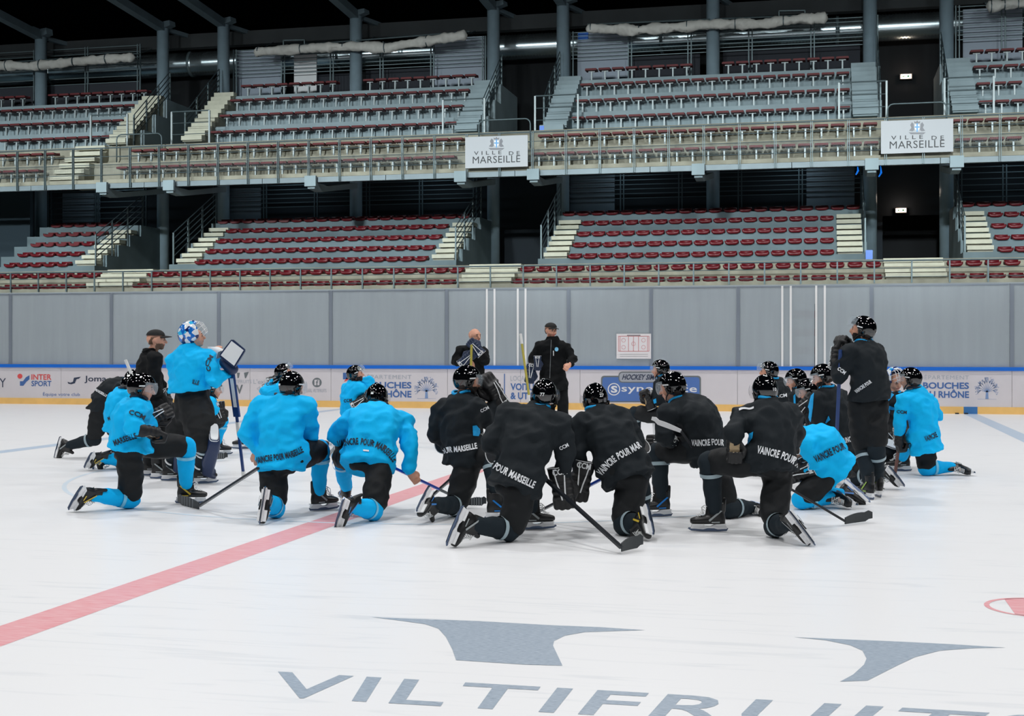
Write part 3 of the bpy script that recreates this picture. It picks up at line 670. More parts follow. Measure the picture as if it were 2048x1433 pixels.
# rolled white tarps
def tarp(pts, label, seed):
    rr = random.Random(seed); Y = 48.6; P3 = []; rs = []
    n = int((pts[-1][0] - pts[0][0]) / 3)
    for i in range(n + 1):
        u = i / n; x = pts[0][0] + (pts[-1][0] - pts[0][0]) * u
        for a, b in zip(pts[:-1], pts[1:]):
            if a[0] <= x <= b[0] + .01: y = a[1] + (b[1] - a[1]) * (x - a[0]) / (b[0] - a[0]); break
        q = PY(x, y, Y); P3.append(q); rs.append(21e-2 * (.85 + .35 * noise.noise(Vector((x * .03, seed, 0))) + .15 * noise.noise(Vector((x * .11, seed, 3)))))
    rs[0] = .03; rs[1] = .12; rs[-1] = .03; rs[-2] = .13
    mb = MB(); mb.tube(P3, rs, 18); me = mb.mesh('tarp', M_tarp, True)
    for v in me.vertices: v.co += Vector((0, 1, 1)) * (.06 * noise.noise(v.co * 2.5 + Vector((seed, 0, 0))) + .07 * abs(noise.noise(v.co * 5.5 + Vector((0, seed, 0)))) - .02)
    o = link('rolled_tarp', me); tag(o, label, 'rolled tarp')
    for k in range(3, n, max(4, n // 5)):
        mb = MB(); mb.tube([P3[k], P3[k] + Vector((.03, 0, 0))], rs[k] * 1.12 + .01, 12); mb.build('tie_rope', M_steeld, o)
    
    for k in (2, n // 2, n - 2):
        mb = MB(); mb.bar(P3[k], Vector((P3[k].x, 50.25, 13.8)), .02, .02); mb.build('hanger', M_steeld, o)
    a, b = P3[0], P3[-1]; mb = MB(); mb.tube([a + Vector((0, .3, .2)), b + Vector((0, .3, .2))], .03, 6); mb.build('hanging_pole', M_steel, o)
tarp([(-60, 136), (0, 131), (60, 133), (160, 122), (270, 114)], 'white tarp rolled up along the far left upper block', 1)
tarp([(508, 104), (600, 98), (700, 92), (770, 96), (830, 86), (935, 70)], 'white tarp rolled up over the centre-left upper block', 2)
tarp([(1172, 56), (1260, 60), (1340, 56), (1430, 48), (1520, 48), (1600, 38), (1656, 36)], 'longest white tarp, rolled up over the centre-right upper block', 3)
tarp([(1972, 14), (2020, 8), (2110, 4)], 'short end of a rolled white tarp at the top right corner', 4)
# frames above the tarps
for a, b, y in ((567, 609, 81), (1558, 1610, 22)):
    q = PY(a, y, 50.12); r = PY(b, y - 1, 50.12); mb = MB()
    mb.bar(q, r, .04, .04); mb.bar(q, q + Vector((0, 0, -.35)), .04, .04); mb.bar(r, r + Vector((0, 0, -.35)), .04, .04); mb.bar(q, Vector((q.x, 50.22, 13.85)), .04, .04); tag(mb.build('metal_frame', M_steel), 'thin metal frame above the %s rolled tarp' % ('centre-left' if a < 1000 else 'longest'), 'frame')
# stair handrails beside the gaps
def handrail(px0, py0, Y0, px1, py1, Y1, hh, label, n=4, bars=4, m=M_steeld):
    a = PY(px0, py0, Y0); b = PY(px1, py1, Y1); b.x = a.x
    o = empty('stair_handrail', a); tag(o, label, 'handrail', 'stair handrails'); L = -o.location
    for i in range(n):
        p = a.lerp(b, i / (n - 1)); mb = MB(); mb.box((p.x - .025, p.y - .025, p.z), (p.x + .025, p.y + .025, p.z + hh)); q = mb.build('post', M_steel if i == 0 else m, o); q.location = L
    for k in range(bars):
        z = hh * (1 - k * .2); mb = MB(); mb.tube([a + Vector((0, 0, z)), b + Vector((0, 0, z))], .02, 6); q = mb.build('rail', m, o); q.location = L
for i, ((la, lb, _1, _2, ln4), (ua, ub, un4)) in enumerate(zip(lsb, usb)):
    for side, lx_, ux_ in (('left', la - .93, ua - .93), ('right', lb + .93, ub + .93)):
        if (i == 0 and side == 'left') or (i == 3 and side == 'right'): continue
        for lvl, xx_, (y0, z0, y1, z1) in (('under the balcony', lx_, (44.15, 4.6, 47.6, 6.4)), ('on the upper stand', ux_, (45.75, 9.2, 48.6, 11.4))):
            o = empty('stair_handrail', (xx_, y0, z0 - .5)); tag(o, f'stair handrail {lvl}, {side} end of the {ln4} block', 'handrail', 'stair handrails'); L = -o.location
            a = Vector((xx_, y0, z0)); b = Vector((xx_, y1, z1)); hh = 1.05
            for i_ in range(4):
                p = a.lerp(b, i_ / 3); mb = MB(); mb.box((p.x - .025, p.y - .025, p.z - .45), (p.x + .025, p.y + .025, p.z + hh)); q = mb.build('post', M_steel, o); q.location = L
            for k in range(5):
                z = hh * (1 - k * .2); mb = MB(); mb.tube([a + Vector((0, 0, z)), b + Vector((0, 0, z))], .018, 6); q = mb.build('rail', M_steeld, o); q.location = L
# guard rails on the walkway in front of the gaps (upper)
def guard(x0, x1, Y, z0, z1, label, bars=(.66, .33), n=2, arch=False):
    o = empty('guard_rail', ((x0 + x1) / 2, Y, z0)); tag(o, label, 'guard rail', 'guard rails'); L = -o.location
    if arch:
        mb = MB(); r = .18; pts = [(x0, Y, z0)] + [(x0 + r - r * math.cos(t), Y, z1 - r + r * math.sin(t)) for t in (0, .5, 1.05, 1.57)] + [(x1 - r + r * math.sin(t), Y, z1 - r + r * math.cos(t)) for t in (0, .5, 1.05, 1.57)] + [(x1, Y, z0)]
        mb.tube(pts, .025); q = mb.build('bent_tube', M_steel, o, True); q.location = L
    else:
        for i in range(n):
            x = x0 + (x1 - x0) * i / (n - 1); mb = MB(); mb.box((x - .03, Y - .03, z0), (x + .03, Y + .03, z1)); q = mb.build('post', M_post, o); q.location = L
        mb = MB(); mb.tube([(x0, Y, z1), (x1, Y, z1)], .025); q = mb.build('top_rail', M_steel, o); q.location = L
    for f in bars:
        mb = MB(); z = z0 + (z1 - z0) * f; mb.tube([(x0, Y, z), (x1, Y, z)], .015, 6); q = mb.build('mid_rail', M_steel, o); q.location = L
for c_, nm in ((-24.3, 'left'), (-10.63, 'centre'), (2.85, 'right')):
    guard(c_ - .9, c_ + .9, 44.45, 8.3, 9.3, f'low arched guard rail behind the balcony at the {nm} gap', (.55, .2), arch=True)
    guard(c_ - 2.4, c_ - .9, 45.22, 8.95, 10.2, f'guard rail at the left side of the {nm} gap on the walkway'); guard(c_ + .9, c_ + 2.4, 45.22, 8.95, 10.2, f'guard rail at the right side of the {nm} gap on the walkway')
# pale box and blue things
a = PY(1080, 262, 45.0); b = PY(1127, 249, 45.0); mb = MB(); mb.box((a.x, 44.95, 8.93), (b.x, 45.2, b.z)); o = mb.build('storage_box', M_riserU); tag(o, 'pale grey box with a blue mark beside the centre gap above the balcony', 'box')
q = PY(1083, 257, 45.0); mb = MB(); mb.box((q.x - .06, 44.94, q.z - .08), (q.x + .1, 44.95, q.z + .08)); mb.build('blue_mark', M_rail, o)
a = PY(1731, 515, 43.8); b = PY(1745, 501, 43.8); mb = MB(); mb.box((a.x, 43.65, 4.3), (b.x, 43.9, b.z)); tag(mb.build('blue_crate', M_rail), 'small blue crate at the foot of the column left of the dark doorway', 'crate')
for px_, py_, l in ((1715, 342, 'blue ribbon hanging under the balcony left of the bracket at the right sign'), (1761, 346, 'blue ribbon hanging under the balcony right of the bracket at the right sign')):
    q = PY(px_, py_, 42.5); mb = MB(); mb.tube([(q.x, 42.5, 7.1), (q.x + .02, 42.5, q.z), (q.x - .05, 42.5, q.z - .12)], [.01, .035, .02], 6); tag(mb.build('blue_ribbon', M_rail), l, 'ribbon')
# side walls of the gaps, dark
for x0 in (-24.9, -11.6, 2.2 + 1.7): pass
# equipment shelf seen through the glass door panel
a = PY(1588, 716, 34.0); b = PY(1630, 610, 34.0)
o = empty('bench_rack', (a.x, 34.2, 0)); tag(o, 'rack of faded red benches seen through the glass door panel', 'rack'); L = -o.location
for k in range(4):
    z = .9 + .45 * k; mb = MB(); mb.box((a.x, 34.0, z), (b.x, 34.5, z + .18)); q = mb.build('red_bench', M_redd, o); q.location = L
for s in (a.x + .02, b.x - .02): mb = MB(); mb.box((s - .03, 34.1, 0), (s + .03, 34.2, 2.6)); q = mb.build('upright', M_steel, o); q.location = L
# ================================================================== PEOPLE
K_blue = mat('jersey_blue', (0, 188, 252), .75, bump=.7, bscale=9, var=.06, scale=5, spec=.2)
K_black = mat('jersey_black', (25, 32, 37), .8, bump=.7, bscale=9, spec=.25)
K_coach = mat('jacket_black', (14, 17, 19), .85, bump=.3, bscale=12, spec=.2)
K_pants = mat('pants_black', (17, 21, 24), .7, bump=.35, bscale=16, spec=.3)
K_sockb = mat('sock_blue', (0, 180, 246), .8, bump=.3, bscale=22, spec=.2)
K_sockk = mat('sock_black', (28, 38, 45), .8, bump=.3, bscale=22, spec=.2)
K_shell = mat('helmet_black', (4, 5, 8), .045, spec=1.0, coat=0)
K_pad = mat('helmet_padding', (14, 15, 17), .7)
K_glove = mat('glove_black', (13, 15, 18), .55, bump=.3, bscale=40)
K_gnavy = mat('glove_navy', (14, 36, 66), .6, bump=.3, bscale=40)
K_palm = mat('glove_palm_tan', (176, 156, 124), .8)
K_trim = mat('white_trim', (226, 230, 232), .5)
K_boot = mat('boot_black', (18, 20, 22), .4, var=.2, scale=30)
K_hold = mat('holder_white', (228, 230, 232), .35)
K_bladem = mat('skate_steel', (90, 104, 128), .25, .9)
K_lace = mat('lace_white', (220, 222, 222), .8)
K_tape = mat('sock_tape', (150, 170, 178), .4)
K_tapeb = mat('sock_tape_on_blue', (120, 200, 232), .3)
K_skin = mat('skin', (214, 158, 132), .55, var=.08, scale=30); K_skin2 = mat('skin_tan', (176, 116, 88), .55, var=.08, scale=30)
K_lip = mat('lips', (176, 96, 88), .5); K_eye = mat('eyes', (40, 32, 30), .3)
K_hair = mat('hair_dark', (38, 28, 24), .8); K_hairl = mat('hair_brown', (92, 66, 48), .8)
K_navy = mat('pad_navy', (10, 38, 78), .45, bump=.2, bscale=20)
K_cap = mat('cap_black', (12, 13, 14), .8, bump=.3, bscale=50)
K_inkd = mat('print_dark', (8, 28, 48), .6); K_inkw = mat('print_white', (226, 230, 234), .6); K_sky = mat('panel_blue', (0, 160, 226), .75)
K_shaft = mat('stick_black', (26, 30, 36), .3); K_shaftb = mat('stick_blue', (10, 70, 190), .3); K_shafty = mat('stick_yellow', (170, 160, 70), .35); K_sht = mat('stick_tape_white', (214, 216, 214), .7)
K_shaftn = mat('stick_navy', (22, 58, 116), .3); K_grey = mat('stick_grey_tape', (112, 118, 122), .7); K_bl = mat('stick_blade_dark', (40, 46, 50), .5)
def visor_mat():
    m = bpy.data.materials.new('clear_visor'); m.use_nodes = True; nt = m.node_tree; b = nt.nodes['Principled BSDF']; out = nt.nodes['Material Output']
    b.inputs['Base Color'].default_value = lin((190, 205, 215)); b.inputs['Roughness'].default_value = .06
    tr = nt.nodes.new('ShaderNodeBsdfTransparent'); mx = nt.nodes.new('ShaderNodeMixShader'); mx.inputs[0].default_value = .30
    nt.links.new(tr.outputs[0], mx.inputs[1]); nt.links.new(b.outputs[0], mx.inputs[2]); nt.links.new(mx.outputs[0], out.inputs[0]); return m
K_visor = visor_mat()
def mask_mat():
    m = bpy.data.materials.new('mask_paint'); m.use_nodes = True; nt = m.node_tree; b = nt.nodes['Principled BSDF']
    tc = nt.nodes.new('ShaderNodeTexCoord'); v = nt.nodes.new('ShaderNodeTexVoronoi'); v.inputs['Scale'].default_value = 24
    nt.links.new(tc.outputs['Object'], v.inputs['Vector'])
    r = nt.nodes.new('ShaderNodeValToRGB'); r.color_ramp.interpolation = 'CONSTANT'
    e = r.color_ramp.elements; e[0].position = 0; e[0].color = lin((228, 234, 238)); e[1].position = .38; e[1].color = lin((22, 110, 200))
    for p, c in ((.55, (14, 40, 100)), (.68, (60, 180, 230)), (.8, (230, 234, 238))): x = e.new(p); x.color = lin(c)
    nt.links.new(v.outputs['Color'], r.inputs[0]); nt.links.new(r.outputs[0], b.inputs['Base Color']); b.inputs['Roughness'].default_value = .15; return m
K_mask = mask_mat()

def solve(px, py, cons, z0, w0=.02, side=0, span=1.3):
    """point on the view ray of a photo pixel that best keeps the given limb lengths"""
    best = None; d = ray(px, py)
    for i in range(-260, 261):
        t = z0 + span * i / 260
        if side and side * (t - z0) < -1e-6: continue
        p = CAM + d * t; e = w0 * (t - z0) ** 2
        for q, L, w_ in cons: e += w_ * ((p - q).length - L) ** 2
        if best is None or e < best[0]: best = (e, p)
    return best[1]

# ---------- soft shapes joined by voxel remesh
def cap_prim(mb, a, ra, b, rb, n=14, k=4):
    a = Vector(a); b = Vector(b); d = b - a; L = d.length
    if L < 1e-4: d = Vector((0, 0, 1))
    d = d.normalized(); x = d.orthogonal().normalized(); y = d.cross(x)
    rings = []
    for i in range(k + 1):
        t = math.pi / 2 * (1 - i / k); rings.append((a - d * ra * math.sin(t), ra * math.cos(t)))
    for i in range(k + 1):
        t = math.pi / 2 * i / k; rings.append((b + d * rb * math.sin(t), rb * math.cos(t)))
    vs = []; fs = []
    for c, r in rings[1:-1]:
        vs += [c + (x * math.cos(2 * math.pi * j / n) + y * math.sin(2 * math.pi * j / n)) * r for j in range(n)]
    m = len(rings) - 2
    for i in range(m - 1):
        for j in range(n): fs.append((i * n + j, i * n + (j + 1) % n, (i + 1) * n + (j + 1) % n, (i + 1) * n + j))
    vs += [rings[0][0], rings[-1][0]]; A, B = len(vs) - 2, len(vs) - 1
    for j in range(n): fs.append((A, (j + 1) % n, j)); fs.append((B, (m - 1) * n + j, (m - 1) * n + (j + 1) % n))
    mb.add(vs, fs)
def chain(mb, pts, rs):
    for i in range(len(pts) - 1): cap_prim(mb, pts[i], rs[i], pts[i + 1], rs[i + 1])
def loft(mb, rings, n=20, sq=2.0):          # rings: (centre, x-vector, y-vector) ; super-ellipse sections
    vs = []; fs = []
    for c, X, Y in rings:
        for j in range(n):
            t = 2 * math.pi * j / n; cs, sn = math.cos(t), math.sin(t)
            e = 2 / sq; u = math.copysign(abs(cs) ** e, cs); v = math.copysign(abs(sn) ** e, sn)
            vs.append(Vector(c) + Vector(X) * u + Vector(Y) * v)
    m = len(rings)
    for i in range(m - 1):
        for j in range(n): fs.append((i * n + j, i * n + (j + 1) % n, (i + 1) * n + (j + 1) % n, (i + 1) * n + j))
    fs.append(tuple(range(n))[::-1]); fs.append(tuple((m - 1) * n + j for j in range(n)))
    mb.add(vs, fs)
PENDING = []
def soft(mb, name, m, parent, voxel, smooth=2, wr=0.0, seed=0):
    me = mb.mesh(name, m, True); o = link(name, me, parent)
    r = o.modifiers.new('r', 'REMESH'); r.mode = 'VOXEL'; r.voxel_size = voxel; r.adaptivity = 0; r.use_smooth_shade = True
    if smooth: s = o.modifiers.new('s', 'SMOOTH'); s.factor = .5; s.iterations = smooth
    PENDING.append((o, wr, seed)); return o
def bake():
    dg = bpy.context.evaluated_depsgraph_get(); dg.update()
    out = []
    for o, wr, seed in PENDING: out.append(bpy.data.meshes.new_from_object(o.evaluated_get(dg), depsgraph=dg))
    for (o, wr, seed), me in zip(PENDING, out):
        old = o.data; mats = [m for m in old.materials]; o.modifiers.clear(); o.data = me; me.name = old.name; bpy.data.meshes.remove(old)
        me.materials.clear()
        for m in mats: me.materials.append(m)
        if wr:                                    # cloth folds: ridged noise along the normals
            off = Vector((seed * 3.1, seed * 1.7, 0)); nr = [v.normal.copy() for v in me.vertices]
            for v, n_ in zip(me.vertices, nr):
                p = v.co * 4.2 + off; q = Vector((p.x * 1.5 + p.z * .5, p.y * 1.5, p.z * 1.9 - p.x * .6))
                a = 1 - abs(noise.noise(q)) * 2.2; b = noise.noise(q * 2.3)
                v.co += n_ * (wr * (a - .5) + wr * .5 * b)
        me.polygons.foreach_set('use_smooth', [True] * len(me.polygons)); me.update()
    PENDING.clear()

# ---------- worn things modelled once
def helmet_meshes():
    mb = MB(); NA, NE = 48, 16; vs = []; rad = Vector((.100, .128, .124)); c = Vector((0, -.008, .022))
    def low(az):                                  # az: 0 at the face, 180 at the nape
        a = abs(az)
        if a < 58: return 14
        if a < 72: return 14 + (a - 58) / 14 * (-16)
        if a < 88: return -2 - (a - 72) / 16 * 40
        if a < 118: return -42
        if a < 140: return -42 - (a - 118) / 22 * 2
        return -44
    for layer, s in ((0, 1.0), (1, .93)):
        for i in range(NE + 1):
            for j in range(NA):
                az = -180 + 360 * j / NA; l = low(az); el = math.radians(l + (90 - l) * i / NE); A = math.radians(az)
                f = 1.0
                if layer == 0:
                    f += .03 * math.cos(4 * A) * math.cos(el) + .02 * math.exp(-((math.sin(A) * math.cos(el)) / .18) ** 2) * (1 if abs(az) > 60 or el > .9 else .3)
                    if i % 4 == 2 and 25 < (abs(az) % 60) < 45: f -= .05
                    if 84 < abs(az) < 94 and el < 1.2: f -= .03
                    if i <= 2 and abs(az) > 120: f += .02
                    if i == 0: f *= .985
                vs.append((c.x + rad.x * s * f * math.sin(A) * math.cos(el), c.y + rad.y * s * f * math.cos(A) * math.cos(el), c.z + rad.z * s * f * math.sin(el)))
    fs = []; B = (NE + 1) * NA
    for i in range(NE):
        for j in range(NA):
            a, b, d, e = i * NA + j, i * NA + (j + 1) % NA, (i + 1) * NA + (j + 1) % NA, (i + 1) * NA + j
            fs.append((a, e, d, b)); fs.append((B + a, B + b, B + d, B + e))
    for j in range(NA): fs.append((j, (j + 1) % NA, B + (j + 1) % NA, B + j))
    mb.add(vs, fs); shell = mb.mesh('helmet', K_shell, True)
    mb = MB(); vs = []; n = 18; m_ = 6                       # visor
    for i in range(m_ + 1):
        for j in range(n + 1):
            az = math.radians(-72 + 144 * j / n); el = math.radians(22 - 50 * i / m_ * (1 - .25 * abs(j / n * 2 - 1) ** 2)); r = 1.10 + .06 * i / m_
            vs.append((.112 * r * math.sin(az) * math.cos(el), -.008 + .135 * r * math.cos(az) * math.cos(el), .022 + .13 * math.sin(el)))
    mb.add(vs, [(i * (n + 1) + j, i * (n + 1) + j + 1, (i + 1) * (n + 1) + j + 1, (i + 1) * (n + 1) + j) for i in range(m_) for j in range(n)])
    visor = mb.mesh('visor', K_visor, True)
    mb = MB(); mb.tube([(-.098, -.01, -.03), (-.088, .03, -.07), (-.045, .06, -.105), (0, .07, -.115), (.045, .06, -.105), (.088, .03, -.07), (.098, -.01, -.03)], .006, 6)
    strap = mb.mesh('chin_strap', K_pad, True)
    mb = MB()
    for s in (-1, 1): mb.tube([(s * .099, .02, .0), (s * .1, .005, -.045), (s * .098, -.03, -.05), (s * .1, -.045, -.01)], .009, 6)
    ear = mb.mesh('ear_guard', K_pad, True)
    mb = MB()
    for s in (-1, 1): mb.add([(s * .1165, .005 + dy, .03 + dz) for dy, dz in ((-.025, -.008), (.03, .0), (.03, .012), (-.025, .004))][::s], [(0, 1, 2, 3)])
    mb.add([(dx, -.1445, .0 + dz) for dx, dz in ((-.012, -.01), (.012, -.01), (.012, .008), (-.012, .008))][::-1], [(0, 1, 2, 3)])
    stick_ = mb.mesh('stickers', K_trim)
    mb = MB()
    for s in (-1, 1): mb.bar((s * .112, -.03, -.025), (s * .1125, -.022, -.018), .012, .012)
    return shell, visor, strap, ear, stick_
H_shell, H_visor, H_strap, H_ear, H_stk = helmet_meshes()
def remeshed(mb, name, m, vox, sm=2):
    o = soft(mb, name, m, None, vox, sm); bake(); me = o.data; bpy.data.objects.remove(o); return me
def glove_mesh(sgn, m, nm):
    mb = MB(); s = 1.25
    def V(x, y, z): return Vector((x * sgn * s, y * s, z * s))
    loft(mb, [(V(0, -.07, 0), V(.058, 0, 0), V(0, 0, .050)), (V(0, -.02, 0), V(.055, 0, 0), V(0, 0, .046)), (V(0, .01, 0), V(.046, 0, 0), V(0, 0, .036))], sq=2.6)
    for y0, y1 in ((.0, .028), (.034, .058), (.064, .086)):
        loft(mb, [(V(0, y0, .006), V(.050, 0, 0), V(0, 0, .034)), (V(0, (y0 + y1) / 2, .008), V(.054, 0, 0), V(0, 0, .038)), (V(0, y1, .006), V(.050, 0, 0), V(0, 0, .032))], sq=3)
    for i, (x, L) in enumerate(((-.040, .85), (-.014, 1.0), (.013, 1.04), (.039, .95))):
        p = [V(x, .085, .008), V(x, .085 + .042 * L, .0), V(x * .95, .085 + .040 * L, -.040), V(x * .9, .068, -.055)]
        chain(mb, p, [.0165 * s, .0165 * s, .015 * s, .0125 * s])
    chain(mb, [V(.040, .01, -.012), V(.066, .05, -.028), V(.052, .088, -.046)], [.02 * s, .02 * s, .016 * s])
    me = remeshed(mb, nm, m, .0065, 1); me.materials.append(K_palm)
    for p in me.polygons:
        if p.normal.z < -.6 and .0 < p.center.y < .075 and abs(p.center.x) < .04: p.material_index = 1
    tb = MB()
    for x0, x1 in ((-.03, -.022), (.024, .016)):
        tb.add([V(x0 - .003, -.065, .0505), V(x0 + .003, -.065, .0505), V(x1 + .003, .0, .044), V(x1 - .003, .0, .044)], [(0, 1, 2, 3)]); tb.add([V(x1 - .0035, .0, .047), V(x1 + .0035, .0, .047), V(x0 * .45 + .0035, .045, .050), V(x0 * .45 - .0035, .045, .050), V(x0 * .3 + .0035, .088, .046), V(x0 * .3 - .0035, .088, .046)], [(0, 1, 2, 3), (3, 2, 4, 5)])
    tb.tube([V(.057 * math.cos(t), -.070, .049 * math.sin(t)) for t in [2 * math.pi * k / 16 for k in range(17)]], .003, 5, cap=False)
    tme, (ax_, ay_, bx_, by_) = text_mesh('CCM', .03)
    f_ = .030 * s / (by_ - ay_)
    tb.add([Vector((-(v.co.x - (ax_ + bx_) / 2) * f_ * .85, -.050 * s - (v.co.y - (ay_ + by_) / 2) * f_, .0535 * s - abs((v.co.x - (ax_ + bx_) / 2) * f_) * .12)) for v in tme.vertices], [tuple(p.vertices) for p in tme.polygons])
    tm = tb.mesh('trim', K_trim)
    return me, tm
GL = {}
for key, m in (('k', K_glove), ('n', K_gnavy)):
    GL[key, 1] = glove_mesh(1, m, 'glove'); GL[key, -1] = glove_mesh(-1, m, 'glove')
def skate_meshes():
    mb = MB(); V = Vector
    loft(mb, [(V((0, -.012, .085)), V((.046, 0, 0)), V((0, .060, 0))), (V((0, -.008, .02)), V((.043, 0, 0)), V((0, .062, 0))), (V((0, .0, -.03)), V((.043, 0, 0)), V((0, .080, 0))), (V((0, .005, -.072)), V((.036, 0, 0)), V((0, .082, 0)))])
    loft(mb, [(V((0, .02, -.035)), V((.043, 0, 0)), V((0, .0, .040))), (V((0, .09, -.042)), V((.046, 0, 0)), V((0, 0, .034))), (V((0, .15, -.046)), V((.042, 0, 0)), V((0, 0, .028))), (V((0, .188, -.05)), V((.024, 0, 0)), V((0, 0, .018)))])
    chain(mb, [V((0, .048, .0)), V((0, .042, .06)), V((0, .052, .115))], [.026, .026, .02])
    chain(mb, [V((0, -.058, .03)), V((0, -.07, .115))], [.022, .014])
    boot = remeshed(mb, 'skate', K_boot, .007, 2)
    mb = MB()
    def pr(prof, w0, w1=None):
        w1 = w1 or w0; n = len(prof); mb.add([(-w0, y, z) for y, z in prof] + [(w0, y, z) for y, z in prof], [tuple(range(n)), tuple(range(n, 2 * n))[::-1]] + [(i, i + n, (i + 1) % n + n, (i + 1) % n) for i in range(n)])
    pr([(-.078, -.072), (-.09, -.108), (-.02, -.112), (.01, -.104), (.06, -.104), (.09, -.112), (.185, -.106), (.172, -.074), (.10, -.072), (.07, -.09), (.03, -.09), (.0, -.072)], .014)
    mb.box((-.034, -.08, -.078), (.034, .0, -.07)); mb.box((-.037, .085, -.078), (.037, .175, -.07))
    hold = mb.mesh('blade_holder', K_hold)
    mb = MB(); pr([(-.10, -.106), (-.088, -.126), (-.02, -.130), (.10, -.130), (.18, -.124), (.205, -.108), (.20, -.100), (-.09, -.103)], .0035); blade = mb.mesh('blade', K_bladem)
    mb = MB()
    for k in range(8):
        t = k / 7; y = .135 - .065 * t ** .8; z = -.012 + .075 * t ** 1.6; w_ = .022 + .008 * t; mb.tube([(-w_, y - .006, z - .002), (0, y + .008, z + .006), (w_, y - .006, z - .002)], .0035, 5)
    for s in (-1, 1): mb.tube([(0, .08, .07), (s * .02, .10, .05), (s * .035, .095, .02), (s * .03, .085, .0)], .003, 5)
    lace = mb.mesh('laces', K_lace)
    acc = {}
    for nm, m in (('yellow', mat('skate_yellow', (214, 186, 60), .4)), ('blue', mat('skate_blue', (24, 120, 200), .3)), ('grey', mat('skate_silver', (150, 158, 160), .3)), ('green', mat('skate_green', (150, 190, 60), .4))):
        mb = MB()
        for s in (-1, 1):
            mb.add([(s * .0475, -.05, .03), (s * .0475, -.036, .034), (s * .051, .055, -.038), (s * .051, .045, -.05)][::s], [(0, 1, 2, 3)]); mb.add([(s * .0475, -.03, -.05), (s * .0475, .03, -.052), (s * .0475, .03, -.06), (s * .0475, -.03, -.06)][::s], [(0, 1, 2, 3)])
        acc[nm] = mb.mesh('side_stripe', m)
    return boot, hold, blade, lace, acc
S_boot, S_hold, S_blade, S_lace, S_acc = skate_meshes()

def frame(origin, X, Y, Z, s=1.0):
    M = Matrix((X, Y, Z)).transposed().to_4x4() @ Matrix.Scale(s, 4); M.translation = origin; return M
def put(name, me, parent, M): o = bpy.data.objects.new(name, me); COL.objects.link(o); o.parent = parent; o.matrix_local = M; return o

DECALS = []
def project_text(o_target, parent, text, path, h, m, base, name='lettering', bold=.034, lift=.006, up=None):
    DECALS.append((o_target, parent, text, path, h, m, base, name, bold, lift, up))
def run_decals():
    cache = {}
    for o, parent, text, path, h, m, base, name, bold, lift, up in DECALS:
        if o.name not in cache:
            me = o.data; cache[o.name] = BVHTree.FromPolygons([v.co for v in me.vertices], [tuple(p.vertices) for p in me.polygons])
        bvh = cache[o.name]
        if isinstance(text, str):
            me, (ax, ay, bx, by) = text_mesh(text, bold, 1.06, 2)
            bm = bmesh.new(); bm.from_mesh(me); bmesh.ops.subdivide_edges(bm, edges=[e for e in bm.edges if e.calc_length() > .25], cuts=2); bm.to_mesh(me); bm.free()
            seg = [0]
            for a, b in zip(path[:-1], path[1:]): seg.append(seg[-1] + math.hypot(b[0] - a[0], b[1] - a[1]))
            pts = []
            for v in me.vertices:
                u = (v.co.x - ax) / (bx - ax) * seg[-1]; t = (v.co.y - ay) / (by - ay)
                k = 0
                while k < len(seg) - 2 and u > seg[k + 1]: k += 1
                f = (u - seg[k]) / (seg[k + 1] - seg[k]); a, b = path[k], path[k + 1]
                x = a[0] + (b[0] - a[0]) * f; y = a[1] + (b[1] - a[1]) * f
                dx, dy = (b[0] - a[0]) / (seg[k + 1] - seg[k]), (b[1] - a[1]) / (seg[k + 1] - seg[k])
                if up: nx, ny = up
                else: nx, ny = dy, -dx
                pts.append((x + nx * h * t, y + ny * h * t))
        else:                                        # polygon in pixels, filled as a grid
            me = bpy.data.meshes.new(name); bm = bmesh.new(); vs = [bm.verts.new((x, y, 0)) for x, y in path]; bm.faces.new(vs); bmesh.ops.triangulate(bm, faces=bm.faces[:])
            for _ in range(4): bmesh.ops.subdivide_edges(bm, edges=[e for e in bm.edges if e.calc_length() > 2.5], cuts=1); bmesh.ops.triangulate(bm, faces=bm.faces[:])
            bm.to_mesh(me); bm.free(); pts = [(v.co.x, v.co.y) for v in me.vertices]
        bad = set()
        for i, (x, y) in enumerate(pts):
            d = ray(x, y).normalized(); hit = bvh.ray_cast(CAM - base, d)
            if hit[0] is None: bad.add(i); me.vertices[i].co = (0, 0, 0)
            else: me.vertices[i].co = hit[0] + (hit[1] if hit[1].dot(d) < 0 else -hit[1]) * lift * .5 - d * lift
        bm = bmesh.new(); bm.from_mesh(me); bm.verts.ensure_lookup_table()
        bmesh.ops.delete(bm, geom=[bm.verts[i] for i in bad], context='VERTS')
        bmesh.ops.delete(bm, geom=[e for e in bm.edges if e.calc_length() > .35], context='EDGES')
        nf = len(bm.faces); bm.to_mesh(me); bm.free()
        me.materials.clear(); me.materials.append(m)
        if nf: q = link(name, me, parent)
        else: print('EMPTY DECAL', text)
    DECALS.clear()
SEED = [0]
def axes(yaw, roll=0):
    f = math.radians(yaw); face = FW * math.cos(f) + RT * math.sin(f); ax = RT * math.cos(f) - FW * math.sin(f)
    if roll: r = math.radians(roll); ax = ax * math.cos(r) + Vector((0, 0, 1)) * math.sin(r)
    return ax, face
SK = []   # skin/face post-processing after baking

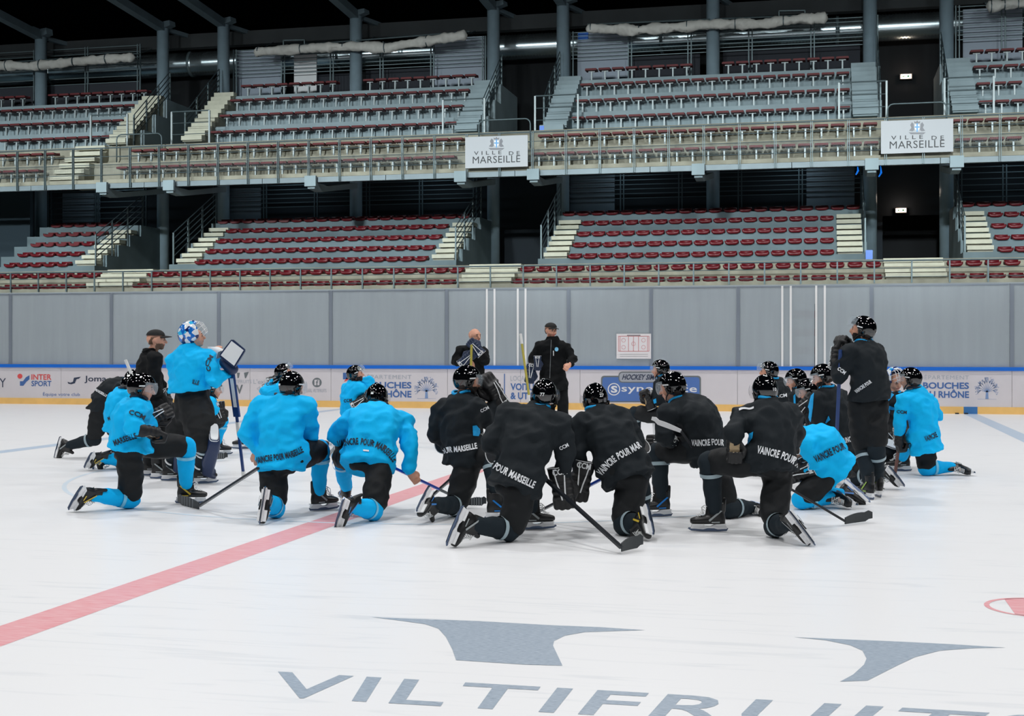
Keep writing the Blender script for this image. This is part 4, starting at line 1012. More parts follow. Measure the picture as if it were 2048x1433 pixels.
def person(label, S):
    """S: pose read off the photo. Z: viewing depth; P, N, H: pelvis, neck base, head (pixels, depth offsets); yaw/roll of shoulders, hyaw of hips,
    head=(yaw,pitch); arms L,R: elbow, wrist, hand; legs L,R: knee, ankle, toe"""
    SEED[0] += 1; seed = SEED[0]
    Z = S['Z']; top = S.get('top', 'blue'); k = S.get('k', 1.0)
    P = AT(S['P'][0], S['P'][1], Z + (S['P'][2] if len(S['P']) > 2 else 0))
    Nn = S['N']; N = AT(Nn[0], Nn[1], Z + (Nn[2] if len(Nn) > 2 else 0)) if not S.get('solveN') else solve(Nn[0], Nn[1], [(P, .52, 1)], depth(P), side=S['solveN'])
    sp = (N - P).normalized()
    ax, face = axes(S['yaw'], S.get('roll', 0)); hax, hface = axes(S.get('hyaw', S['yaw']))
    ax = (ax - sp * ax.dot(sp) * .8).normalized()
    hw = .215 * k; sh = {'L': N - ax * hw - sp * .055, 'R': N + ax * hw - sp * .055}
    if 'SL' in S: sh['L'] = solve(S['SL'][0], S['SL'][1], [(N, .22, 1)], depth(N - ax * hw))
    if 'SR' in S: sh['R'] = solve(S['SR'][0], S['SR'][1], [(N, .22, 1)], depth(N + ax * hw))
    hip = {'L': P - hax * .11, 'R': P + hax * .11}
    hy, hp = S.get('head', (S['yaw'], 0)); hx, hf = axes(hy); hr = math.radians(hp)
    hf2 = hf * math.cos(hr) + Vector((0, 0, 1)) * math.sin(hr); hz = hx.cross(hf2)
    if S.get('hroll'): R_ = Matrix.Rotation(math.radians(S['hroll']), 3, hf2); hx = R_ @ hx; hz = R_ @ hz
    Hh = S['H']; H = AT(Hh[0], Hh[1], depth(N) + (Hh[2] if len(Hh) > 2 else .0))
    if S.get('wear', 'helmet') == 'helmet': H = H - hz * .03
    MH = frame(H, hx, hf2, hz, S.get('hs', 1.0)); toH = lambda x, y, z: MH @ Vector((x, y, z))
    base = Vector((P.x, P.y, 0)); L_ = lambda p: p - base
    # ---- limbs
    arm = {}
    for s in 'LR':
        a = S.get('arm' + s)
        if a is None: e = sh[s] + (-sp * .27 + face * .06); w_ = e + face * .2 - sp * .1; hd = w_ + face * .1 - sp * .04
        else:
            e_, w0, h_ = a[:3]
            def J(q, prev, L):
                if len(q) == 3 and q[2] in (1, -1): return solve(q[0], q[1], [(prev, L, 1)], depth(prev), side=q[2])
                if len(q) == 3: return AT(q[0], q[1], Z + q[2])
                return solve(q[0], q[1], [(prev, L, 1)], depth(prev), side=1)
            e = J(e_, sh[s], .30); w_ = J(w0, e, .26)
            hd = solve(h_[0], h_[1], [(w_, .10, 1)], depth(w_), side=h_[2] if len(h_) > 2 else 0) if not (len(h_) == 3 and h_[2] not in (1, -1)) else AT(h_[0], h_[1], Z + h_[2])
        arm[s] = (e, w_, hd)
    leg = {}
    for s in 'LR':
        l = S.get('leg' + s)
        if l is None:                     # hidden leg: folded under the body, kneeling
            kn = hip[s] + hface * .2; kn.z = .1; kn = Vector((kn.x, kn.y, .1)); an = kn - hface * .4; an.z = .12; toe = an - Vector((0, 0, .1)); leg[s] = (kn, an, toe); continue
        kq, aq, tq = l
        if aq[0] == 'g':
            an = G(aq[1], aq[2]); an = an + Vector((0, 0, .142)); 
        else: an = None
        if kq[0] == 'g': kn = G(kq[1], kq[2]); kn = AT(kq[1], kq[2] - 6, depth(kn)); kn.z = .095
        elif an is not None: kn = solve(kq[0], kq[1], [(an, .42, 1), (hip[s], .44, 1)], (depth(an) + depth(hip[s])) / 2)
        elif len(kq) == 3: kn = AT(kq[0], kq[1], Z + kq[2])
        else: kn = solve(kq[0], kq[1], [(hip[s], .44, 1)], depth(hip[s]))
        if tq[0] == 'g': toe = G(tq[1], tq[2]) + Vector((0, 0, .03))
        else: toe = None
        if an is None:
            if len(aq) == 3: an = AT(aq[0], aq[1], Z + aq[2])
            else: an = solve(aq[0], aq[1], [(kn, .42, 1)] + ([(toe, .20, .6)] if toe else []), depth(kn))
        if toe is None:
            if tq[0] == 'd': tax, tf = axes(tq[1]); toe = an + tf * .17 + Vector((0, 0, -.055 + (tq[2] if len(tq) > 2 else 0)))
            else: toe = solve(tq[0], tq[1], [(an, .2, 1)], depth(an), side=tq[2] if len(tq) > 2 else 0)
        leg[s] = (kn, an, toe)
    if S.get('dbg'): print('POSE', label[:40], 'torso %.2f' % (N - P).length, 'head %.2f' % (H - N).length, {s: ('thigh %.2f shin %.2f kz %.2f az %.2f tz %.2f' % ((leg[s][0] - hip[s]).length, (leg[s][1] - leg[s][0]).length, leg[s][0].z, leg[s][1].z, leg[s][2].z)) for s in 'LR'}, {s: ('ua %.2f fa %.2f' % ((arm[s][0] - sh[s]).length, (arm[s][1] - arm[s][0]).length)) for s in 'LR'})
    # ---- body: one continuous skin surface
    mb = MB()
    chain(mb, [toH(0, -.03, .02), toH(0, .02, .015)], [.085, .08]); cap_prim(mb, toH(0, 0, .045), .073, toH(0, -.01, .045), .073)
    chain(mb, [toH(0, .025, -.04), toH(0, .055, -.08)], [.06, .032]); cap_prim(mb, toH(-.03, .05, -.03), .035, toH(.03, .05, -.03), .035)
    cap_prim(mb, toH(-.032, .082, .026), .013, toH(.032, .082, .026), .013); cap_prim(mb, toH(0, .09, .01), .012, toH(0, .112, -.026), .016)
    cap_prim(mb, toH(-.018, .088, -.056), .009, toH(.018, .088, -.056), .009)
    for s in (-1, 1): cap_prim(mb, toH(s * .082, -.004, .012), .012, toH(s * .08, .002, -.022), .011)
    nb = toH(0, -.015, -.08); chain(mb, [toH(0, -.015, -.05), nb, N], [.052, .052, .056])
    chain(mb, [N - sp * .12, P], [.085, .10])
    for s in 'LR':
        e, w_, hd = arm[s]; chain(mb, [N - sp * .07, sh[s] - sp * .02, e, w_], [.055, .045, .038, .028])
        hdv = (hd - w_).normalized(); bare = S.get('bare', '')
        sc = 1.0; nrm = S.get('back' + s); nrm = (nrm if nrm is not None else (-FW + Vector((0, 0, .3))));
        nrm = (nrm - hdv * nrm.dot(hdv)).normalized(); side = hdv.cross(nrm).normalized() * (1 if s == 'R' else -1)    # +side = thumb side
        if s == 'R': side = -side; 
        if s == 'L': side = -side
        c = w_
        loft(mb, [(w_ - hdv * .01, side * .028, nrm * .02), (w_ + hdv * .04, side * .040, nrm * .019), (w_ + hdv * .085, side * .042, nrm * .016)])
        for i, (x, Lf) in enumerate(((-.032, .8), (-.011, .97), (.011, 1.0), (.032, .92))):
            p0 = w_ + hdv * .082 + side * x; p1 = p0 + hdv * .038 * Lf - nrm * .008; p2 = p1 + hdv * .008 - nrm * .028 * Lf; p3 = p2 - hdv * .018 - nrm * .008
            chain(mb, [p0, p1, p2, p3], [.0092, .009, .0085, .0075])
        q0 = w_ + hdv * .025 + side * .035; q1 = q0 + hdv * .035 + side * .022 - nrm * .012; q2 = q1 + hdv * .03 - side * .006 - nrm * .012
        chain(mb, [q0, q1, q2], [.012, .0105, .009])
        kn, an, toe = leg[s]; chain(mb, [P, hip[s], kn, an, an + (toe - an) * .3], [.1, .085, .055, .032, .025])
    for i in range(len(mb.v)): mb.v[i] = tuple(Vector(mb.v[i]) - base)
    skin = K_skin2 if S.get('tan') else K_skin; hairm = S.get('hair', K_hair)
    body = soft(mb, 'person', [skin, hairm, K_lip, K_eye, S.get('beardm', hairm)], None, S.get('vox', .012), 1); body.location = base
    tag(body, label, 'person'); SK.append((body, MH.copy(), base.copy(), S.get('beard', False), S.get('bald', False)))
    # ---- torso garment
    tm = {'blue': K_blue, 'black': K_black, 'coach': K_coach}[top]
    mb = MB(); bk = -(face - sp * face.dot(sp)).normalized(); ln_ = (N - P).length
    wdt = S.get('w', 1.0) * k; hem = S.get('hem', .10)
    mid = lambda t: P.lerp(N, t) + bk * (.045 * math.sin(math.pi * min(1, max(0, t))) * S.get('hunch', 1.0))
    dsc = 1.0 if top != 'coach' else .88
    X = lambda t: (hax * (1 - t) + ax * t).normalized()
    rings = []
    for t, a, b in ((-hem / ln_, .228, .190), (0, .212, .172), (.3, .2, .155), (.6, .215, .152), (.82, .215, .145), (.95, .165, .12), (1.03, .092, .09), (1.09, .076, .076)):
        if rings and t <= -hem / ln_ + .02: continue
        tt = min(1, max(0, t)); x = X(tt); x = (x - sp * x.dot(sp)).normalized(); y = sp.cross(x).normalized(); rings.append((mid(t), x * a * wdt * dsc, y * b * wdt * dsc))
    loft(mb, rings, 24, 2.3)
    for s in 'LR':
        e, w_, hd = arm[s]; q = .92 if top == 'coach' else 1.0
        cap_prim(mb, N - sp * .07 + (sh[s] - N) * .3, .10 * q, sh[s] - sp * .01, .098 * q); chain(mb, [sh[s] - sp * .01, e, w_ + (e - w_).normalized() * .03], [.094 * q, .080 * q, .060 * q])
    if top != 'coach' and hem > 0 and not S.get('nodrape'):
        for s in 'LR':
            d_ = (leg[s][0] - hip[s]).normalized()
            cap_prim(mb, hip[s] + sp * .06, .150, hip[s] + d_ * S.get('drape', .07) + sp * .03, .148)
    for i in range(len(mb.v)): mb.v[i] = tuple(Vector(mb.v[i]) - base)
    jersey = soft(mb, 'jersey' if top != 'coach' else 'jacket', tm, body, .016, 5, .021, seed)
    # collar
    mb = MB(); cx_ = ax; cy_ = sp.cross(ax).normalized(); cN = N + sp * .035
    ringp = [cN + cx_ * .078 * math.cos(t) + cy_ * .078 * math.sin(t) - base + (sp * .012 * math.cos(t * 2)) for t in [2 * math.pi * i / 20 for i in range(21)]]
    mb.tube(ringp, .014, 8, cap=False); cm = {'blue': K_inkd, 'black': K_sky, 'coach': K_coach}[top]; c_ = mb.build('collar', cm, jersey, True)
    if top == 'coach':
        mb = MB(); loft(mb, [(cN - base - sp * .02, cx_ * .088, cy_ * .088), (cN - base + sp * .025, cx_ * .076, cy_ * .078)]); mb.build('stand_collar', K_coach, jersey, True)
    for tx in S.get('text', ()): project_text(jersey, jersey, tx[0], tx[1], tx[2] * 1.12, (tx[3] if len(tx) > 3 else (K_inkd if top == 'blue' else K_inkw)), base, 'jersey_lettering' if isinstance(tx[0], str) else 'side_panel')
    # ---- pants
    mb = MB(); q = .82 if top == 'coach' else 1.0; gk = S.get('goalie', False); q *= 1.5 if gk else 1
    if gk: loft(mb, [(P + sp * .30, hax * .19 * k, hface * .15 * k), (P, hax * .26 * k, hface * .2 * k), (P - sp * .12, hax * .26 * k, hface * .2 * k)], 20, 2.3)
    loft(mb, [(P + sp * .12, hax * .15 * q, hface * .115 * q), (P + sp * .02, hax * .175 * q, hface * .135 * q), (P - sp * .08, hax * .175 * q, hface * .138 * q), (P - sp * .13, hax * .12 * q, hface * .11 * q)], 20, 2.3)
    for s in 'LR':
        kn, an, toe = leg[s]; d = (kn - hip[s])
        if top == 'coach': chain(mb, [hip[s], kn, an + (kn - an).normalized() * .04], [.115, .085, .075])
        else: chain(mb, [hip[s], hip[s] + d * .3, hip[s] + d * .6, hip[s] + d * (.86 if not S.get('short') else .7)], [.112 * q, .122 * q, .124 * q, .112 * q])
    for i in range(len(mb.v)): mb.v[i] = tuple(Vector(mb.v[i]) - base)
    pants = soft(mb, 'pants', K_pants if not top == 'coach' else K_coach, body, .018, 5, .013, seed + 40)
    # ---- socks, pads, skates
    sm = K_sockb if S.get('sock', top) == 'blue' else K_sockk
    for s in 'LR':
        kn, an, toe = leg[s]; sd = (an - kn).normalized()
        if gk:
            mb = MB(); fr = (toe - an); fr = (fr - sd * fr.dot(sd)).normalized(); x = sd.cross(fr).normalized(); c0 = kn - sd * .16 + fr * .09; c1 = an + fr * .09 - sd * .02
            loft(mb, [(c0 - base, x * .13, fr * .05), (kn + fr * .10 - base, x * .14, fr * .075), ((kn + an) / 2 + fr * .08 - base, x * .13, fr * .08), (c1 - base, x * .10, fr * .06), (c1 + fr * .07 + sd * .05 - base, x * .08, fr * .03)], 20, 4)
            pd = mb.build('leg_pad', K_navy if S['goalie'] == 'n' else K_pants, body, True)
            mb = MB(); loft(mb, [(c0 - sd * .012 - base, x * .125, fr * .04), (c0 + sd * .02 - base, x * .133, fr * .055)], 20, 4); mb.build('pad_edge', K_trim, pd)
            for f_ in (.35, .75): mb = MB(); cc_ = kn.lerp(an, f_) ; mb.tube([cc_ - base + x * .09 * math.cos(t) - fr * .07 * math.sin(t) for t in [math.pi * i / 10 for i in range(11)]], .01, 6); mb.build('pad_strap', K_trim, pd)
        if top != 'coach':
            mb = MB(); chain(mb, [kn - sd * .0 + (kn - hip[s]).normalized() * .01, kn + sd * .13, an - sd * .05], [.092, .085, .062])
            for i in range(len(mb.v)): mb.v[i] = tuple(Vector(mb.v[i]) - base)
            so = soft(mb, 'sock', sm, body, .014, 3, .008, seed + 80)
            x = sd.orthogonal().normalized(); y = sd.cross(x); c = kn + sd * .10
            mb = MB(); vs = []
            for r_, dz in ((.094, -.016), (.092, .016)): vs += [c - base + sd * dz + (x * math.cos(t) + y * math.sin(t)) * r_ for t in [2 * math.pi * i / 24 for i in range(24)]]
            mb.add(vs, [(i, (i + 1) % 24, 24 + (i + 1) % 24, 24 + i) for i in range(24)]); mb.build('sock_tape', K_tapeb if sm is K_sockb else K_tape, so, True)
        ty = (toe - an); up = (kn - an); zz = Vector((0, 0, 1)) if abs(ty.normalized().z) < .5 and sd.z < -.5 else up
        # the toe cap lies a little below the ankle line: turn the sole square to the leg
        ty = ty.normalized()
        if zz is not up: ty = Vector((ty.x, ty.y, 0)).normalized()
        else:
            sp_ = (sd - ty * sd.dot(ty)).normalized(); ca, sa = math.cos(.26), math.sin(.26); ty, zz = ty * ca - sp_ * sa, -(sp_ * ca + ty * sa)
        zz = (zz - ty * zz.dot(ty)).normalized(); xx = ty.cross(zz).normalized()
        M = frame(an - base, xx, ty, zz, 1.08)
        b_ = put('skate', S_boot, body, M)
        for nm_, me_ in (('blade_holder', S_hold), ('blade', S_blade), ('laces', S_lace), ('side_stripe', S_acc[S.get('acc', 'grey')])): put(nm_, me_, b_, Matrix())
    # ---- gloves
    for s in 'LR':
        if s in S.get('bare', ''): continue
        e, w_, hd = arm[s]; Y = (hd - w_).normalized(); nrm = S.get('back' + s); nrm = nrm if nrm is not None else (-FW + Vector((0, 0, .3)))
        Zg = (nrm - Y * nrm.dot(Y)).normalized(); Xg = Y.cross(Zg).normalized()
        if s in S.get('noglove', ''): continue
        g, t_ = GL[S.get('glove', 'k'), 1 if s == 'L' else -1]
        go = put('glove', g, body, frame(w_ - base, Xg, Y, Zg, S.get('gs', 1.12))); put('trim', t_, go, Matrix())
    # ---- headgear
    hw_ = S.get('wear', 'helmet'); HB = MH.copy(); HB.translation = MH.translation - base
    if hw_ == 'helmet':
        hb = put('helmet', H_shell, body, HB)
        for nm_, me_ in (('visor', H_visor), ('chin_strap', H_strap), ('ear_guard', H_ear), ('sticker', H_stk))[:3 if S.get('num') else 4]:
            q_ = put(nm_, me_, hb, Matrix())
            if nm_ == 'visor' and S.get('visor_up'): q_.matrix_local = Matrix.Translation((0, .02, .03)) @ Matrix.Rotation(math.radians(S['visor_up']), 4, 'X')
        if S.get('num'):
            me, (ax_, ay_, bx_, by_) = text_mesh(S['num'], .02)
            for v in me.vertices:
                u = (v.co.x - (ax_ + bx_) / 2) / (by_ - ay_) * .024; w3 = (v.co.y - ay_) / (by_ - ay_) * .024 - .045; v.co = (u * 1.15, -.1500 + abs(u) * .1, w3 * 1.15 + .042)
            me.materials.append(K_trim); put('number', me, hb, Matrix())
        mb = MB(); loft(mb, [((0, -.045, .0), (.084, 0, 0), (0, .062, 0)), ((0, -.05, -.05), (.078, 0, 0), (0, .056, 0)), ((0, -.048, -.075), (.06, 0, 0), (0, .042, 0))])
        if S.get('nape', True): put('hair', mb.mesh('hair', hairm, True), body, HB)
    elif hw_ == 'cap':
        mb = MB(); vs = []; NA = 28; NE = 8
        for i in range(NE + 1):
            for j in range(NA):
                el = math.radians(8 + 82 * i / NE); A = 2 * math.pi * j / NA; vs.append((.093 * math.sin(A) * math.cos(el), -.010 + .110 * math.cos(A) * math.cos(el), .040 + .088 * math.sin(el) ** .85))
        mb.add(vs, [(i * NA + j, i * NA + (j + 1) % NA, (i + 1) * NA + (j + 1) % NA, (i + 1) * NA + j)[::-1] for i in range(NE) for j in range(NA)])
        co = put('cap', mb.mesh('cap', K_cap, True), body, HB)
        mb = MB(); vs = []
        for dz in (0, -.006):
            for r_ in (0, 1):
                for j in range(13):
                    A = math.radians(-58 + 116 * j / 12); vs.append((.093 * math.sin(A) * (1 + .1 * r_), (.100 + r_ * .085 * math.cos(A * .9)) * math.cos(A) - .008, .056 - .012 * r_ + dz - .02 * (math.sin(A) ** 2)))
        q = 13; fs = [(r, r + 1, q + r + 1, q + r) for r in range(12)] + [(26 + r, 26 + q + r, 26 + q + r + 1, 26 + r + 1) for r in range(12)] + [(q + r, q + r + 1, 39 + r + 1, 39 + r) for r in range(12)]
        mb.add(vs, fs); put('peak', mb.mesh('peak', K_cap, True), co, Matrix())
        mb = MB(); loft(mb, [((0, -.02, .035), (.087, 0, 0), (0, .084, 0)), ((0, -.05, -.01), (.079, 0, 0), (0, .046, 0)), ((0, -.05, -.05), (.06, 0, 0), (0, .038, 0))]); put('hair', mb.mesh('hair', hairm, True), body, HB)
    elif hw_ == 'mask':
        mb = MB(); vs = []; NA, NE = 40, 16
        for s_ in (1, .94):
            for i in range(NE + 1):
                for j in range(NA):
                    az = -180 + 360 * j / NA; a = abs(az); lo = 20 if a < 45 else (-42 if a > 70 else 20 - (a - 45) / 25 * 62); el = math.radians(lo + (90 - lo) * i / NE); A = math.radians(az)
                    vs.append((.118 * s_ * math.sin(A) * math.cos(el), -.005 + .15 * s_ * math.cos(A) * math.cos(el), .02 + .135 * s_ * math.sin(el)))
        B = (NE + 1) * NA; fs = []
        for i in range(NE):
            for j in range(NA):
                a, b, c_, d_ = i * NA + j, i * NA + (j + 1) % NA, (i + 1) * NA + (j + 1) % NA, (i + 1) * NA + j; fs += [(a, d_, c_, b), (B + a, B + b, B + c_, B + d_)]
        fs += [(j, (j + 1) % NA, B + (j + 1) % NA, B + j) for j in range(NA)]
        mb.add(vs, fs); Mm = HB @ Matrix.Translation((0, -.01, .045)) @ Matrix.Rotation(math.radians(S.get('maskup', 38)), 4, 'X')
        mo = put('goalie_mask', mb.mesh('goalie_mask', K_mask, True), body, Mm)
        mb = MB()
        for x_ in (-.06, -.03, 0, .03, .06): mb.tube([(x_, .13 - abs(x_) * .5, .075), (x_, .168 - abs(x_) * .5, .02), (x_, .16 - abs(x_) * .5, -.06), (x_ * .7, .12 - abs(x_) * .4, -.11)], .0035, 5)
        for z_, w3 in ((.05, .085), (.0, .095), (-.05, .09), (-.09, .07)): mb.tube([(-w3, .07, z_), (-w3 * .6, .13, z_), (0, .163 - abs(z_) * .2, z_), (w3 * .6, .13, z_), (w3, .07, z_)], .0035, 5)
        put('cage', mb.mesh('cage', K_trim, True), mo, Matrix())
        mb = MB(); loft(mb, [((0, -.03, .03), (.084, 0, 0), (0, .075, 0)), ((0, -.04, -.02), (.082, 0, 0), (0, .066, 0)), ((0, -.048, -.07), (.062, 0, 0), (0, .045, 0))]); put('hair', mb.mesh('hair', hairm, True), body, HB)
    return dict(body=body, jersey=jersey, arm=arm, leg=leg, sh=sh, base=base, H=H, MH=MH, N=N, P=P)
def finish_skin():
    for o, MH, base, beard, bald in SK:
        inv = MH.inverted(); me = o.data
        for p in me.polygons:
            q = inv @ (p.center + base)
            if abs(q.x) > .1 or abs(q.z) > .14 or q.y < -.02: continue
            ax_ = abs(q.x)
            if q.y > .07 and (ax_ - .031) ** 2 + (q.z - .006) ** 2 < .010 ** 2: p.material_index = 3
            elif q.y > .08 and ax_ < .022 and abs(q.z + .056) < .008: p.material_index = 2
            elif q.y > .075 and .014 < ax_ < .045 and .020 < q.z < .031: p.material_index = 1
            elif beard and (q.z < -.062 or (q.z < -.038 and (ax_ > .03 or q.z < -.046) and q.y > .0)) and q.y > -.01 and q.z > -.125: p.material_index = 4
# ================================================================== THE GROUP ON THE ICE, poses read off the photo
V3 = Vector; UPV = Vector((0, 0, 1)); D = True
F = {}
F['p3'] = person('person in light blue kneeling at the far left front, black helmet, arm on knee', dict(Z=12.5, top='blue', P=(262, 893), N=(278, 801), yaw=75, hyaw=80, H=(285, 772), head=(80, -8), beard=False, hem=.035, nodrape=True, w=1.14,
    armR=((266, 856, -.32), (292, 863, -.25), (317, 868, -.2)), armL=((298, 850, .12), (306, 838, .2), (320, 830, .22)), backR=UPV,
    legR=(('g', 261, 1018), (180, 990), ('g', 152, 1024)), legL=((372, 893), ('g', 372, 1008), ('d', 88)), acc='yellow', vox=.0095,
    text=(('MARSEILLE', [(230, 893), (250, 885), (274, 878)], 11), ('CCM', [(257, 829), (272, 833), (287, 841)], 9))))
F['p8'] = person('person in light blue kneeling with back to the camera, bare left hand low', dict(Z=11.9, top='blue', P=(562, 918, .05), N=(568, 799, .12), yaw=12, hyaw=35, H=(585, 769, .03), head=(42, -12), roll=0,
    armL=((492, 872, .1), (512, 903, .12), (515, 922, .12)), armR=((622, 870, .25), (612, 884, .38), (606, 893, .45)), bare='L', vox=.009,
    legL=(('g', 550, 1037), (533, 1003, -.40), ('g', 524, 1050)), legR=((640, 900), ('g', 638, 1022), ('d', 50)),
    text=(('VAINCRE POUR MARSEILLE', [(512, 929), (536, 924), (562, 921), (588, 915), (608, 905)], 12),)))
F['p10'] = person('person in light blue kneeling with back to the camera, bare right hand on blue stick', dict(Z=11.9, top='blue', P=(738, 915, .05), N=(757, 818, .3), yaw=3, hyaw=20, H=(754, 793, .1), head=(12, -25), roll=-4, w=1.12, hunch=1.8, SL=(697, 838), SR=(809, 842),
    armL=((672, 873, .35), (695, 892, .5), (715, 895, .55)), armR=((819, 890, .15), (818, 944, .1), (833, 962, .1)), bare='R', vox=.009,
    legR=(('g', 748, 1042), (700, 1012), ('g', 684, 1053)), legL=((683, 915), ('g', 692, 1010), ('d', -20)), acc='blue',
    text=(('VAINCRE POUR MARSEILLE', [(676, 896), (700, 891), (718, 890), (745, 894), (763, 902), (776, 914), (785, 926)], 12.5), ('_', [(726, 903), (738, 904)], 3, K_trim))))
F['p11'] = person('person in black kneeling, gloved hand raised to the face, left of helmet number 77', dict(Z=12.1, top='black', P=(928, 905), N=(923, 793), yaw=42, hyaw=55, H=(936, 757), head=(70, -5), beard=True, roll=3, gs=1.3,
    armR=((979, 845, .05), (991, 793, .1), (973, 758, .05)), armL=((872, 868, .1), (900, 888, .3), (915, 885, .4)), backR=FW * -.6 + RT * .8, backL=UPV, vox=.0095, acc='blue', SR=(948, 812), SL=(884, 817),
    legR=(('g', 914, 1033), (860, 1010), ('g', 823, 1056)), legL=((985, 915), ('g', 992, 1040), ('d', 70)),
    text=(('POUR MARSEILLE', [(881, 914), (898, 906), (925, 904), (955, 898)], 11), (None, [(945, 852), (953, 851), (962, 862), (957, 873), (946, 872)], 0, K_sky), ('CCM', [(962, 826), (978, 818)], 6))))
F['p12'] = person('person in black kneeling front centre, helmet number 77, back to the camera', dict(Z=10.5, top='black', P=(1034, 958), N=(1076, 822, .15), yaw=10, hyaw=48, H=(1089, 787, .05), head=(8, -8), roll=6, hunch=1.5, SL=(1018, 826), SR=(1122, 846),
    armL=((981, 888, .1), (1005, 905, .35), (1020, 905, .4)), armR=((1131, 905, .05), (1122, 963, .1), (1128, 1000, .1)), num='77', gs=1.3, backR=-FW, vox=.011, w=1.04,
    legR=(('g', 1020, 1084), (938, 1048), ('g', 910, 1096)), legL=((1050, 955), ('g', 1062, 1060), ('d', 75)), nape=False, tan=True,
    text=(('E POUR MARSEILLE', [(978, 932), (990, 941), (1010, 951), (1036, 964), (1066, 978)], 14), ('CCM', [(1121, 902), (1138, 893)], 7), ('CCM', [(977, 853), (987, 845)], 6))))
F['p13'] = person('person in black kneeling front centre, helmet number 27, head bowed', dict(Z=10.9, top='black', P=(1250, 940), N=(1195, 823, .15), yaw=-8, hyaw=-30, H=(1190, 795, .06), head=(-18, -18), roll=-3, hunch=1.5, SL=(1158, 846), SR=(1243, 836),
    armL=((1153, 895, 0), (1164, 950, 0), (1157, 985, 0)), armR=((1271, 884, .2), (1270, 905, .45), (1262, 915, .5)), num='27', gs=1.28, vox=.011, w=1.03,
    legR=(('g', 1247, 1071), (1279, 1045, -.32), ('g', 1297, 1084)), legL=((1278, 970, .3), (1285, 1030, .35), ('d', -10)), acc='yellow',
    text=(('VAINCRE POUR MAR', [(1204, 953), (1216, 938), (1235, 922), (1262, 908), (1284, 895)], 13.5),)))
F['p15'] = person('person in black kneeling in profile facing left behind the number 27 player', dict(Z=11.9, top='black', P=(1412, 895), N=(1358, 803), yaw=-55, hyaw=-78, H=(1342, 770), head=(-62, -12), hunch=2.2, w=1.08, SL=(1335, 826, ), SR=(1385, 810),
    armL=((1325, 872, -.2), (1345, 886, -.06), (1352, 892, -.02)), gs=1.0, armR=((1345, 875, .3), (1330, 885, .3), (1320, 885, .3)), vox=.011,
    legL=((1318, 905), ('g', 1322, 1034), ('d', -100)), legR=(('g', 1456, 1038), (1508, 1016), ('g', 1530, 1036)), acc='blue',
    text=(('VAINCRE POUR', [(1383, 893), (1404, 893), (1425, 891), (1447, 893)], 12),)))
F['p16'] = person('person in black kneeling at the right front, left forearm on raised knee, palm showing', dict(Z=10.8, top='black', P=(1545, 922), N=(1534, 806, .1), yaw=-10, hyaw=-55, H=(1529, 778, .05), head=(-22, -10), roll=0, gs=.95, num='10', vox=.011, w=1.02, SL=(1484, 832), SR=(1582, 828),
    armL=((1467, 868, -.12), (1468, 886, -.12), (1468, 906, -.12)), armR=((1592, 872, .3), (1575, 900, .5), (1560, 905, .55)), backL=FW,
    legL=((1420, 925), ('g', 1430, 1064), ('d', -88)), legR=(('g', 1548, 1075), (1584, 1046), ('g', 1618, 1092)),
    text=(('VAINCRE POUR M', [(1513, 907), (1536, 912), (1560, 918), (1582, 927), (1594, 937)], 14), ('~', [(1478, 822), (1508, 820)], 6), (None, [(1490, 872), (1507, 864), (1505, 876), (1496, 890), (1491, 884)], 0, K_sky))))
F['p21'] = person('person in light blue bent low on both knees, head hidden behind the right front player', dict(Z=12.6, top='blue', P=(1668, 935), N=(1600, 872), yaw=-70, hyaw=-72, H=(1580, 890), head=(-75, -50), hunch=2.4, w=1.12, hem=.08,
    legL=(('g', 1604, 1020), (1668, 995), ('g', 1716, 1023)), legR=((1615, 990, .3), (1690, 990, .3), (1731, 1012, 0)), acc='blue',
    text=(('VAINCRE POUR', [(1632, 927), (1650, 919), (1668, 910), (1692, 898)], 13.5),)))
F['p22'] = person('tall person in black standing at the right, gloved hands stacked on a stick', dict(Z=13.5, top='black', P=(1736, 805), N=(1728, 689, .0), yaw=-38, hyaw=-20, H=(1725, 655, .02), head=(-66, 8), beard=True, visor_up=18, hem=-.02, vox=.011, w=1.0,
    armL=((1678, 752, -.1), (1673, 718, .0), (1676, 692, .02)), armR=((1745, 750, .35), (1698, 700, .28), (1686, 680, .22)), backL=-RT, backR=UPV, SL=(1697, 705), SR=(1752, 704),
    legL=((1727, 898), ('g', 1738, 999), ('d', -12)), legR=((1752, 897), ('g', 1757, 994), ('d', 2)), acc='green',
    text=(('VAINCRE POUR', [(1713, 788), (1728, 777), (1744, 766)], 7), ('CCM', [(1674, 740), (1688, 750)], 7))))
F['p24'] = person('person in light blue kneeling at the far right, facing left, rear skate turned right', dict(Z=15.7, top='blue', P=(1849, 880), N=(1829, 781), yaw=-40, hyaw=-60, H=(1820, 755), head=(-62, 0), SL=(1807, 800), SR=(1856, 802), hem=.15,
    armL=((1800, 843, -.1), (1799, 872, 0), (1799, 892, 0)), armR=((1874, 832, .2), (1845, 845, .5), (1832, 850, .6)), backL=-RT, vox=.011,
    legR=(('g', 1852, 952), (1910, 935), ('g', 1948, 954)), legL=((1812, 875), ('g', 1806, 943), ('d', -80)),
    text=(('VAINCRE', [(1851, 884), (1864, 880), (1876, 874)], 10), ('CCM', [(1793, 827), (1813, 829)], 6))))
